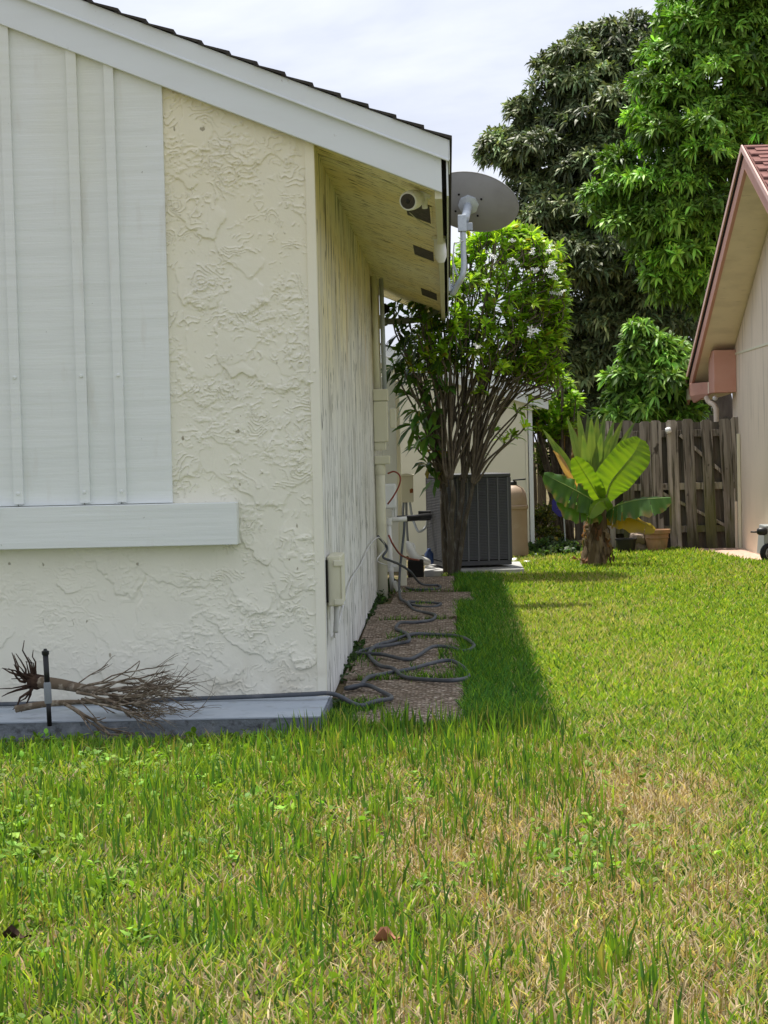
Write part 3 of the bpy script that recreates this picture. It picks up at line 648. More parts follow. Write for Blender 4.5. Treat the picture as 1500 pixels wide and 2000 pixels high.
cable('red_wire', [aty(757, 925, 20.4), aty(770, 921, 20.4), aty(781, 930, 20.4), aty(780, 947, 20.4), aty(768, 970, 20.4), aty(757, 985, 20.4)], .008, m_redwire, 'thin red wire looped beside the conduit pipe', 'wire')
cable('red_wire', [aty(759, 1045, 20.6), aty(768, 1064, 20.6), aty(782, 1083, 21), aty(800, 1091, 21.6), aty(818, 1094, 22.2)], .009, m_redwire, 'red wire hanging low behind the conduit pipe', 'wire')
bx1 = thing('white_box', (-.58, 22.2, 1.0), 'small white plastic box low on wall behind the conduit pipe', 'utility box')
MB().box(-.70, -.555, 22.2, 22.35, .80, 1.06).build('cover', m_plastic, bx1, bevel=.02)
for x in (-.60, -.572): MB().tube([(x, 22.25, .80), (x, 22.25, .68)], .013, 8).build('nipple', m_plastic, bx1)
db = thing('disconnect_box', (-.47, 25.0, .9), 'cream disconnect box with rust spot near the air conditioner', 'utility box')
MB().box(-.555, -.415, 24.4, 24.5, .80, 1.10).build('cover', m_cream, db, bevel=.006)
MB().prism([(-.575, 24.37, 1.10), (-.405, 24.37, 1.10), (-.405, 24.37, 1.115), (-.49, 24.37, 1.135), (-.575, 24.37, 1.115)], (0, .15, 0)).build('hood', m_cream, db)
MB().prism([(-.455, 24.396, .905), (-.42, 24.396, .91), (-.418, 24.396, .95), (-.435, 24.396, .96), (-.458, 24.396, .945)], (0, .004, 0)).build('rust_patch', m_rust, db)
for i, pts in enumerate(([(-.53, 24.42, .80), (-.54, 24.40, .68), (-.53, 24.4, .58)], [(-.50, 24.42, .80), (-.50, 24.42, .55), (-.49, 24.4, .3)], [(-.46, 24.42, .80), (-.44, 24.40, .66), (-.41, 24.3, .56), (-.36, 24.2, .47), (-.28, 24.2, .52), (-.26, 24.15, .6)])):
    MB().tube(spline(pts, 6), .014, 8).build('whip', (m_conduit, m_conduit, m_grey)[i], db, smooth=True)
ls = MB().tube([(-.62, 23.2, .655), (-.40, 23.4, .655), (-.235, 23.75, .66)], .036, 10).build('refrigerant_line', m_black, origin=(-.4, 23.4, .65), smooth=True)
tag(ls, 'black insulated refrigerant line running to the air conditioner', 'pipe')
pv = thing('pvc_pipes', (-.6, 21, 0), 'white plastic water pipes with elbow beside the conduit pipe', 'pipe')
MB().tube([(-.585, 21, .02), (-.60, 21, .35), (-.605, 21, .72)], .024, 12).build('riser', m_pvc, pv, smooth=True)
MB().tube([(-.61, 21, .73), (-.50, 21.02, .73), (-.43, 21.03, .735)], .026, 12).build('cross_pipe', m_pvc, pv, smooth=True)
MB().lathe([(.034, 0), (.034, .07)], (-.605, 21, .68), seg=14).build('elbow', m_pvc, pv)
for z in (.22, .30, .5): MB().lathe([(.031, 0), (.031, .03)], (-.598, 21, z), seg=14).build('coupling', m_pvc, pv)
MB().tube([(-.56, 21.0, .1), (-.50, 20.7, .0)], .03, 12).build('elbow', m_pvc, pv, smooth=True)
MB().bar((-.62, 21, .28), (-.53, 20.98, .275), .02, .02).build('tap', m_plastic, pv)
st_ = MB().box(-.52, -.455, 21.6, 21.66, 0, .72).build('tap_post', m_creamtrim, origin=(-.49, 21.6, 0), bevel=.006)
tag(st_, 'narrow cream post holding the garden tap', 'post')
pd = thing('drain_elbow', (-.35, 23.2, .3), 'fat white drain pipe elbow at the air conditioner base', 'pipe')
MB().tube(spline([aty(783, 1068, 23.0), aty(796, 1064, 23.0), aty(802, 1075, 23.0), aty(812, 1090, 23.05), aty(834, 1098, 23.4)], 7), [.036, .042, .05, .05, .045], 14).build('pipe', m_pvc, pd, smooth=True)
MB().tube(spline([aty(798, 1064, 23.0), aty(806, 1062, 23.0), aty(810, 1070, 23.0), aty(806, 1078, 23.0)], 6), .012, 8).build('strap', m_pvc, pd, smooth=True)
blk = MB().box(-.47, -.30, 22.95, 23.3, 0, .22).build('planter_block', m_dark, origin=(-.38, 23.1, 0), bevel=.02)
tag(blk, 'dark block under the white drain pipe', 'block')
jug = MB().lathe([(.04, 0), (.05, .02), (.05, .12), (.02, .16), (.02, .18)], (-.245, 23.75, .12), seg=16).build('blue_jug', mat('blue_plastic', (.02, .045, .13), .4, .4), origin=(-.245, 23.55, .2), smooth=True)
tag(jug, 'blue jug half hidden beside the air conditioner', 'jug')

# ------------------------------------------------------------------ eave fittings
cm = thing('security_camera', tuple(aty(812, 385, 12.05)), 'white bullet security camera under the eave corner', 'camera')
a0 = aty(797, 393, 11.98); a1 = aty(822, 384, 12.16); ax = a1 - a0; ax /= np.linalg.norm(ax)
MB().lathe([(.0, -.004), (.050, -.002), (.054, .004), (.057, .05), (.055, .09), (.045, .13), (.02, .15), (0, .152)], a0, ax, 28).build('body', m_plastic, cm, smooth='auto')
MB().lathe([(.0, -.0065), (.043, -.006), (.043, -.002)], a0, ax, 28).build('lens_face', m_lens, cm, smooth='auto')
MB().lathe([(.0, -.010), (.012, -.009), (.014, -.006)], a0, ax, 16).build('lens', m_black, cm, smooth='auto')
mt = aty(822, 372, 12.13)
MB().lathe([(.045, 0), (.045, .012), (.03, .03), (.018, .035), (.016, .09)], (mt[0] + .02, mt[1] + .02, zs(mt[0] + .02) if False else roofz(mt[0] + .02) + .012), (.0, -.2, -1), 20).build('mount', m_plastic, cm, smooth='auto')
def soff(px, py):
    v = ray(px, py); n = np.array([SLOPE, 0, 1.]); c = 2.855 - SLOPE * .009 + .008; return O + v * ((c - n.dot(O)) / n.dot(v))
cable('camera_cable', [soff(612, 300), soff(640, 308), soff(690, 328), soff(740, 348), soff(790, 372)], .005, m_creamtrim, 'painted cable running along the soffit to the security camera', 'cable')
cable('camera_cable', [soff(800, 415), soff(820, 432), soff(848, 446)], .004, m_creamtrim, 'short thin cable below the security camera beside the first vent', 'cable')
lp = thing('eave_light', (-.03, 14.5, 2.8), 'white bell shaped light fitting on the eave edge', 'light')
MB().lathe([(.046, .0), (.048, .02), (.04, .022), (.04, .05), (.043, .10), (.04, .14), (.022, .175), (.0, .18)], aty(858, 462, 14.45), (.05, .1, -1), 22).build('globe', m_plastic, lp, smooth='auto')
MB().lathe([(.050, .0), (.050, .02)], aty(858, 460, 14.45), (.05, .1, -1), 22).build('collar', m_creamtrim, lp)

# satellite dish
DY = 19.5
sd = thing('satellite_dish', (.03, DY, 2.85), 'grey satellite dish seen from behind on a bent mast at the eave', 'satellite dish')
dc = aty(921, 402, DY + .25)
nrm = Vector((.10, .86, .50)).normalized()
mjr = Vector((1, 0, -.24)); mjr = (mjr - mjr.dot(nrm) * nrm).normalized(); mnr = nrm.cross(mjr)
V = []; F = []; nr, ns2 = 10, 48; A_, B_ = .43, .29
for side in (0, 1):
    for i in range(nr + 1):
        r = i / nr
        for k in range(ns2):
            a = 2 * math.pi * k / ns2; p_ = Vector(dc) + mjr * (A_ * r * math.cos(a)) + mnr * (B_ * r * math.sin(a)) + nrm * (.085 * r * r + .006 * side + (.012 if (r == 1 and side) else 0))
            V.append(p_)
off2 = (nr + 1) * ns2
for i in range(nr):
    for k in range(ns2):
        k2 = (k + 1) % ns2; a, b_, c, d_ = i * ns2 + k, i * ns2 + k2, (i + 1) * ns2 + k2, (i + 1) * ns2 + k
        F.append((a, b_, c, d_)); F.append((off2 + d_, off2 + c, off2 + b_, off2 + a))
for k in range(ns2): k2 = (k + 1) % ns2; F.append((nr * ns2 + k, nr * ns2 + k2, off2 + nr * ns2 + k2, off2 + nr * ns2 + k))
MB().add(V, F).build('reflector', m_dish, sd, smooth='auto', fix=False)
rim = [Vector(dc) + mjr * (A_ * math.cos(a)) + mnr * (B_ * math.sin(a)) + nrm * .09 for a in np.linspace(0, 2 * math.pi, 60)]
MB().tube(np.array(rim), .007, 8, False).build('rim', m_dish, sd, smooth=True)
mtop = aty(904, 446, DY)
MB().tube(spline([aty(884, 575, DY + .1), aty(893, 558, DY + .05), aty(902, 542, DY), aty(906, 520, DY), aty(905, 490, DY), aty(904, 450, DY)], 6), .026, 16).build('mast', m_galv, sd, smooth=True)
MB().tube([aty(884, 513, DY + .1), aty(893, 536, DY + .06)], .010, 8).build('brace', m_galv, sd)
fp = aty(884, 572, DY + .1)
MB().box(.031, .05, DY - .02, DY + .28, 2.86, 2.98).build('foot', m_galv, sd, bevel=.004)
MB().tube([(.04, DY + .13, 2.92), tuple(aty(886, 571, DY + .1))], .028, 12).build('foot_arm', m_galv, sd, smooth=True)
MB().box(mtop[0] - .045, mtop[0] + .035, DY - .04, DY + .05, mtop[2] - .03, mtop[2] + .12).build('clamp', m_galv, sd, bevel=.006)
MB().box(mtop[0] + .03, mtop[0] + .09, DY - .01, DY + .05, mtop[2] - .02, mtop[2] + .05).build('bracket', m_grey, sd, bevel=.006)
bp = Vector(dc) - nrm * .01 - mjr * .03
MB().lathe([(.10, .03), (.095, .0), (.06, -.015), (.0, -.018)], bp, nrm, 8).build('back_plate', m_galv, sd, smooth='auto')
MB().tube([tuple(Vector(mtop) + Vector((.02, .03, .08))), tuple(bp)], .04, 10).build('neck', m_galv, sd, smooth=True)
for s1 in (-1, 1):
    for s2 in (-1, 1): MB().lathe([(.011, 0), (.007, -.012)], Vector(dc) + mjr * (.105 * s1 - .03) + mnr * (.085 * s2) + nrm * .0, nrm, 8).build('bolt', m_dark, sd)
cable('dish_cable', [aty(905, 470, DY - .03), aty(893, 474, DY - .03), aty(887, 478, DY), aty(885, 520, DY), aty(885, 560, DY + .1)], .006, m_cable, 'thin white cable running from the dish mast to the eave', 'cable')

# ------------------------------------------------------------------ garden hose
hp = [(781, 1163), (788, 1175), (815, 1182), (845, 1184), (861, 1181), (848, 1177), (815, 1174), (798, 1176), (800, 1183), (812, 1190), (835, 1197), (850, 1203), (842, 1209), (806, 1214), (782, 1218), (773, 1226), (785, 1231), (795, 1240), (799, 1252),
      (775, 1254), (750, 1262), (732, 1266), (708, 1268), (698, 1275), (744, 1280), (792, 1286), (816, 1278), (845, 1265), (876, 1264), (908, 1268), (926, 1262), (912, 1250), (890, 1239), (840, 1238), (809, 1240), (782, 1243), (764, 1250), (736, 1262), (721, 1274), (727, 1285),
      (744, 1302), (768, 1307), (792, 1319), (852, 1328), (890, 1331), (916, 1318), (902, 1299), (871, 1292), (804, 1305), (753, 1312), (720, 1324), (706, 1337), (690, 1340), (676, 1344), (715, 1340), (744, 1347), (765, 1361), (735, 1372), (700, 1376)]
HP = []
for i, p in enumerate(hp):
    q = atz(*p, .058); HP.append((max(q[0], XW + .03), q[1], .056 + .010 * math.sin(i * 1.9)))
top = [tuple(aty(790, 1016, 21.55)), tuple(aty(789, 1040, 21.5)), tuple(aty(784, 1085, 21.3)), tuple(aty(780, 1130, 21.0))]
end = [(-.66, 11.62, .125), (-.80, 11.55, .135), (-1.1, 11.6, .122), (-1.5, 11.58, .118), (-2.0, 11.52, .118), (-2.6, 11.50, .118), (-3.2, 11.52, .118)]
hs = MB().tube(spline(top + HP + end, 5), .0128, 10).build('garden_hose', m_hose, origin=(-.3, 15, 0), smooth=True)
tag(hs, 'long dark grey garden hose snaking over the pavers and along the slab', 'hose')

# ------------------------------------------------------------------ sprinkler riser on the slab
spk = thing('sprinkler_riser', tuple(aty(97, 1400, 10.95)), 'black upright sprinkler riser standing at the slab by the dead bush', 'sprinkler')
SY = 10.84
A = aty(97, 1418, SY); B = aty(89, 1280, SY)
MB().tube([A, A * .55 + B * .45], .0125, 12).build('lower_pipe', m_black, spk, smooth=True)
MB().tube([A * .5 + B * .5, B], .0145, 12).build('riser', m_black, spk, smooth=True)
MB().lathe([(.017, 0), (.019, .01), (.019, .10), (.016, .11)], A * .68 + B * .32, B - A, 14).build('coupling', m_conduit, spk, smooth='auto')
MB().lathe([(.015, 0), (.019, .006), (.019, .022), (.010, .026), (.008, .034), (0, .035)], B, B - A, 14).build('nozzle', m_black, spk, smooth='auto')

# ------------------------------------------------------------------ dead bush
db_ = thing('dead_bush', tuple(aty(140, 1390, 11.0)), 'uprooted dry bush with dark roots lying on the slab', 'dead bush')
rb = random.Random(9)
def grow(mb, p, d, L, r, depth, spread):
    n = 6; P = [np.array(p)]; d = np.array(d, float); L = L * .86
    for i in range(n):
        d = d + np.array([rb.gauss(0, .10), rb.gauss(0, .12), rb.gauss(0, .12)]); d /= np.linalg.norm(d)
        P.append(P[-1] + d * L / n)
        if P[-1][2] < .03: P[-1][2] = .03; d[2] = abs(d[2]) * .3
        if P[-1][1] > YW - .03: P[-1][1] = YW - .03; d[1] = -abs(d[1]) * .3
    mb.tube(np.array(P), [r * .85, r * .5], 6 if r > .006 else 5)
    if depth > 0:
        for c in range(rb.choice((2, 3, 3, 4))):
            t = rb.randint(2, n); dd = d + np.array([rb.gauss(.35, .2), rb.gauss(-.06, spread * 1.2), rb.gauss(-.06, spread * 1.25)]); dd /= np.linalg.norm(dd)
            grow(mb, P[t], dd, L * rb.uniform(.5, .85), r * rb.uniform(.45, .62), depth - 1, spread)
T1 = MB(); rootp = aty(70, 1332, 11.25); forkp = aty(165, 1345, 11.12)
T1.tube(spline([rootp, aty(115, 1336, 11.2), forkp, aty(215, 1348, 11.1)], 5), [.034, .030, .024, .012], 10)
T1.build('trunk', m_twig, db_, smooth=True)
T2 = MB(); T2.tube(spline([aty(30, 1385, 11.0), aty(80, 1376, 11.0), aty(130, 1372, 10.98), aty(190, 1370, 10.95)], 5), [.019, .018, .015, .009], 9)
T2.build('trunk', m_twig, db_, smooth=True)
br = MB()
for (px, py, Y, d, L, r, dep) in ((215, 1348, 11.1, (1, -.1, .0), .28, .012, 3), (190, 1346, 11.1, (.95, -.1, .28), .28, .010, 3), (170, 1342, 11.12, (.85, 0, .28), .34, .006, 1), (190, 1370, 10.95, (1, .0, -.06), .30, .011, 3), (160, 1372, 10.95, (1, -.1, .06), .32, .010, 3),
                                  (150, 1352, 11.0, (1, -.5, -.20), .34, .011, 3), (120, 1372, 10.92, (.75, -.6, -.32), .42, .012, 2), (140, 1340, 11.15, (.85, 0, .42), .26, .005, 1), (180, 1352, 11.0, (1, -.3, -.05), .34, .010, 3), (240, 1352, 11.05, (1, -.15, .14), .24, .009, 3),
                                  (160, 1365, 10.9, (.9, -.35, -.22), .38, .009, 3), (210, 1368, 10.9, (1, -.3, -.14), .30, .008, 3), (230, 1350, 11.0, (1, -.1, .05), .30, .009, 3), (130, 1378, 10.85, (.9, -.3, -.35), .34, .008, 3), (200, 1376, 10.85, (.95, -.15, -.28), .30, .008, 3)):
    grow(br, aty(px, py, Y), d, L, r, dep, .42)
for k in range(20):
    a_ = math.radians(rb.uniform(-42, 20)); p_ = aty(rb.uniform(150, 250), rb.uniform(1340, 1375), rb.uniform(10.88, 11.2))
    grow(br, p_, (math.cos(a_), rb.uniform(-.35, .1), math.sin(a_)), rb.uniform(.28, .50), rb.uniform(.004, .007), rb.choice((1, 2)), .35)
br.build('branches', m_twig, db_, smooth=True)
rt = MB()
for i in range(20):
    a = rb.uniform(0, 6.28); d = np.array([-.5, .5 * math.cos(a), .9 * math.sin(a)]) + np.array([rb.gauss(0, .3), 0, 0]); d /= np.linalg.norm(d)
    if d[1] > .3: d[1] = .1
    P = [rootp + np.array([rb.uniform(-.06, .02), 0, 0])]
    for k in range(4): P.append(P[-1] + (d + np.array([rb.gauss(0, .3), rb.gauss(0, .2), rb.gauss(0, .3)])) * rb.uniform(.03, .06))
    rt.tube(np.array(P), [rb.uniform(.006, .013), .002], 6)
rt.lathe([(.0, -.05), (.03, -.04), (.045, 0), (.03, .05), (0, .06)], rootp, (1, 0, .1), 9)
rt.build('roots', m_root, db_, smooth=True)

# ------------------------------------------------------------------ leaf clouds
def leaves(P, D, U, L, W, col, bend=.35, prof=(.0, .75, 1.0, .0), name='crown', m=None, parent=None, origin=None, tipcol=1.0):
    """each leaf: 6 vertices (base, two widths, tip), folded a little and bent down"""
    n = len(P); D = D / (np.linalg.norm(D, axis=1)[:, None] + 1e-9)
    Sd = np.cross(D, U); Sd /= np.linalg.norm(Sd, axis=1)[:, None] + 1e-9; Nn = np.cross(Sd, D)
    L = np.asarray(L)[:, None]; W = np.asarray(W)[:, None]; g = np.array([0, 0, -1.])
    bend = np.broadcast_to(np.asarray(bend, float), (n,))[:, None]
    c1 = P + D * L * .36 + g * L * bend * .10; c2 = P + D * L * .70 + g * L * bend * .38; c3 = P + D * L + g * L * bend * .85
    w1 = W * prof[1] * .5; w2 = W * prof[2] * .5; up = Nn * W * .10
    V = np.stack([P, c1 + Sd * w1 + up, c1 - Sd * w1 + up, c2 + Sd * w2 + up, c2 - Sd * w2 + up, c3], 1).reshape(-1, 3)
    b = (np.arange(n) * 6)[:, None]
    loops = np.concatenate([b + np.array([[0, 2, 1]]), b + np.array([[1, 2, 4, 3]]), b + np.array([[3, 4, 5]])], 1).ravel()
    starts = (np.arange(n)[:, None] * 10 + np.array([[0, 3, 7]])).ravel()
    C = np.repeat(col, 6, axis=0)
    return arr_mesh(name, V, loops, starts, m, parent, origin, smooth=False, col=C)
def rosettes(C, A, nl, rng, spread=(.5, 1.25), L=(.16, .24), W=(.04, .055), base=(.05, .12, .02), var=.3, yellow=0.):
    """leaves fanned about a shoot axis A at tip C"""
    n = len(C); k = n * nl; C = np.repeat(C, nl, 0); A = np.repeat(A, nl, 0); A = A / np.linalg.norm(A, axis=1)[:, None]
    r = rng.normal(size=(k, 3)); r -= (r * A).sum(1)[:, None] * A; r /= np.linalg.norm(r, axis=1)[:, None]
    th = rng.uniform(spread[0], spread[1], k)[:, None]
    D = A * np.cos(th) + r * np.sin(th)
    P = C - A * rng.uniform(0, .05, k)[:, None]
    U = A + .25 * rng.normal(size=(k, 3)) + np.array([0, 0, .4])
    v = np.exp(rng.normal(0, var, k))[:, None]; vr = np.repeat(np.exp(rng.normal(0, var * .7, n)), nl)[:, None]
    col = np.array(base)[None] * v * vr; hue = rng.uniform(-.2, .18, k)[:, None]; col = col * np.concatenate([1 + hue, np.ones_like(hue), 1 - hue * .4], 1)
    if yellow: y = rng.random(k) < yellow; col[y] = np.array([.30, .24, .03])
    return P, D, U, rng.uniform(*L, k), rng.uniform(*W, k), np.clip(col, .004, .9)

def tree(name, label, lobes, Y, trunk, base, dens, seed, limbs=5, lf=(.17, .25), fade=None, nl=10, bend=(.2, .75), dvar=.9):
    rng = np.random.default_rng(seed); Cs = []; As = []; tn = []
    for (px, py, rp, dy) in lobes:
        c = aty(px, py, Y + dy); r = rp * (Y + dy) / FPX
        for q in range(7):                       # each bough carries several flattened leafy umbrellas
            dr = rng.normal(size=3); dr /= np.linalg.norm(dr); dr[1] = -abs(dr[1]) if rng.random() < .8 else dr[1]
            cc = c + dr * r * rng.uniform(.45, .85) * np.array([1, dvar, 1]); rs = r * rng.uniform(.30, .56); tint = math.exp(rng.normal(0, .36))
            n = int(dens * 4 * math.pi * rs * rs) + 4
            d = rng.normal(size=(n * 2, 3)); d /= np.linalg.norm(d, axis=1)[:, None]; d = d[d[:, 2] > -.25][:n]
            rad = rs * rng.uniform(.80, 1.15, len(d)) * np.where(rng.random(len(d)) < .05, 1.35, 1)
            p = cc + d * rad[:, None] * np.array([1, 1, .62]); p[:, 2] = np.maximum(p[:, 2], .4)
            Cs.append(p); As.append(d * np.array([1, 1, .7]) + np.array([0, 0, .25]) + .3 * rng.normal(size=d.shape)); tn.append(np.full(len(d), tint))
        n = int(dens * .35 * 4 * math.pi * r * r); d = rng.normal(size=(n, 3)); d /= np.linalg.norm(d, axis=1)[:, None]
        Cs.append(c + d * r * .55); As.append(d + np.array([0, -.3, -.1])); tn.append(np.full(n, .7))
    C = np.vstack(Cs); A = np.vstack(As); tn = np.concatenate(tn)
    P, D, U, L, W, col = rosettes(C, A, nl, rng, (.35, 1.6), lf, (.032, .056), base, .36)
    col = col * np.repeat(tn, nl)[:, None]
    base_pt = np.array(trunk[0], float)
    t = thing(name, tuple(base_pt), label, 'tree')
    tp = MB(); topc = np.array(trunk[1], float); r0 = trunk[2]
    tp.tube(spline([base_pt - [0, 0, .1], base_pt * .6 + topc * .4 + [.08, 0, 0], topc], 6), [r0 * 1.25, r0, r0 * .7], 12)
    tp.build('trunk', m_tbark, t, smooth=True)
    rr_ = random.Random(seed)
    big = sorted(lobes, key=lambda q: -q[2])[:limbs]
    for (px, py, rp, dy) in big:
        c = aty(px, py, Y + dy); mid = (topc + c) / 2 + np.array([rr_.uniform(-.3, .3), 0, rr_.uniform(-.1, .4)])
        MB().tube(spline([topc - [0, 0, .15], mid, c], 6), [r0 * .55, r0 * .14], 8).build('limb', m_tbark, t, smooth=True)
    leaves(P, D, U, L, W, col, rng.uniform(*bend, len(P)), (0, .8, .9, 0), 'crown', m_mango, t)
    return t
dark_lobes = [(1245, 75, 58, 1), (1180, 70, 45, 1), (1300, 130, 70, 1.2), (982, 292, 48, .4), (1030, 235, 45, .6), (1090, 120, 50, .8), (1200, 120, 75, 1), (1265, 105, 70, 1), (1120, 160, 70, .5), (1060, 215, 60, .5), (1150, 230, 90, 0), (1235, 210, 95, .5), (1012, 300, 62, .3), (1080, 310, 85, 0), (1170, 330, 95, -.2), (1045, 390, 75, 0), (1120, 430, 90, -.4), (1200, 430, 90, -.3),
              (1060, 480, 70, 0), (1165, 515, 85, -1.0), (1235, 530, 90, -.8), (1110, 580, 85, -.3), (1190, 610, 95, -.4), (1270, 620, 90, -.2), (1130, 690, 85, -.2), (1210, 710, 95, 0), (1290, 720, 90, .2), (1160, 780, 75, 0), (1250, 790, 80, .3), (1340, 650, 90, .8), (1340, 770, 80, .8), (1100, 800, 60, .3), (1290, 400, 90, .9), (1330, 520, 90, .9)]
tree('mango_tree', 'dark olive mango tree with dense drooping leaves behind the dish', dark_lobes, 38, ((2.6, 38.6, 0), (2.7, 38.6, 3.2), .22), (.115, .145, .062), 42, 21, 5, (.12, .23), bend=(.15, .8), nl=8)
bright_lobes = [(1318, 80, 58, .2), (1285, 175, 55, .2), (1350, 20, 60, .3), (1380, 70, 85, 0), (1460, 20, 110, 0), (1320, 160, 80, 0), (1400, 170, 95, -.4), (1490, 150, 110, -.2), (1300, 260, 80, -.2), (1370, 280, 90, -.5), (1460, 280, 110, -.3), (1225, 330, 66, 0), (1290, 360, 80, -.4), (1360, 390, 90, -.4), (1195, 400, 52, 0), (1255, 440, 75, -.3), (1330, 470, 85, -.3),
                (1400, 470, 90, 0), (1300, 545, 70, 0), (1370, 560, 80, .2), (1560, 60, 140, .2), (1570, 240, 130, .4), (1420, -60, 120, .3), (1540, -70, 130, .5)]
tree('mango_tree', 'bright green mango tree towering above the beige house roof', bright_lobes, 33.5, ((4.6, 34.4, 0), (4.2, 34.2, 3.0), .2), (.145, .275, .032), 44, 22, 5, (.11, .22), bend=(.05, .75), nl=8)
small_lobes = [(1255, 680, 58, 0), (1305, 690, 52, 0), (1225, 735, 52, 0), (1285, 750, 60, -.2), (1335, 745, 45, 0), (1205, 795, 45, 0), (1260, 805, 55, -.1), (1320, 800, 45, 0)]
tree('mango_tree', 'small bright mango sapling just above the wood fence', small_lobes, 30.2, ((2.9, 30.4, 0), (2.9, 30.4, 1.4), .05), (.155, .285, .042), 40, 23, 4, (.14, .23), nl=9)

# ------------------------------------------------------------------ flowering shrubs
def flower(parent, c, rng, s=1.):
    mb = MB()
    for k in range(rng.integers(6, 11)):
        o = c + rng.normal(size=3) * np.array([.032, .022, .02]) * s; ax = np.array([0, -.55, .75]) + .5 * rng.normal(size=3); ax /= np.linalg.norm(ax)
        q = Vector(ax).to_track_quat('Z', 'Y').to_matrix()
        for j in range(5):
            a = 2 * math.pi * j / 5; r = .036 * s
            pts = [Vector((0, 0, 0)), Vector((math.cos(a - .35) * r * .6, math.sin(a - .35) * r * .6, .01)), Vector((math.cos(a) * r, math.sin(a) * r, .006)), Vector((math.cos(a + .35) * r * .6, math.sin(a + .35) * r * .6, .012))]
            mb.add([Vector(o) + q @ p for p in pts], [(0, 1, 2, 3)])
    mb.build('flower', m_petal, parent, fix=False)

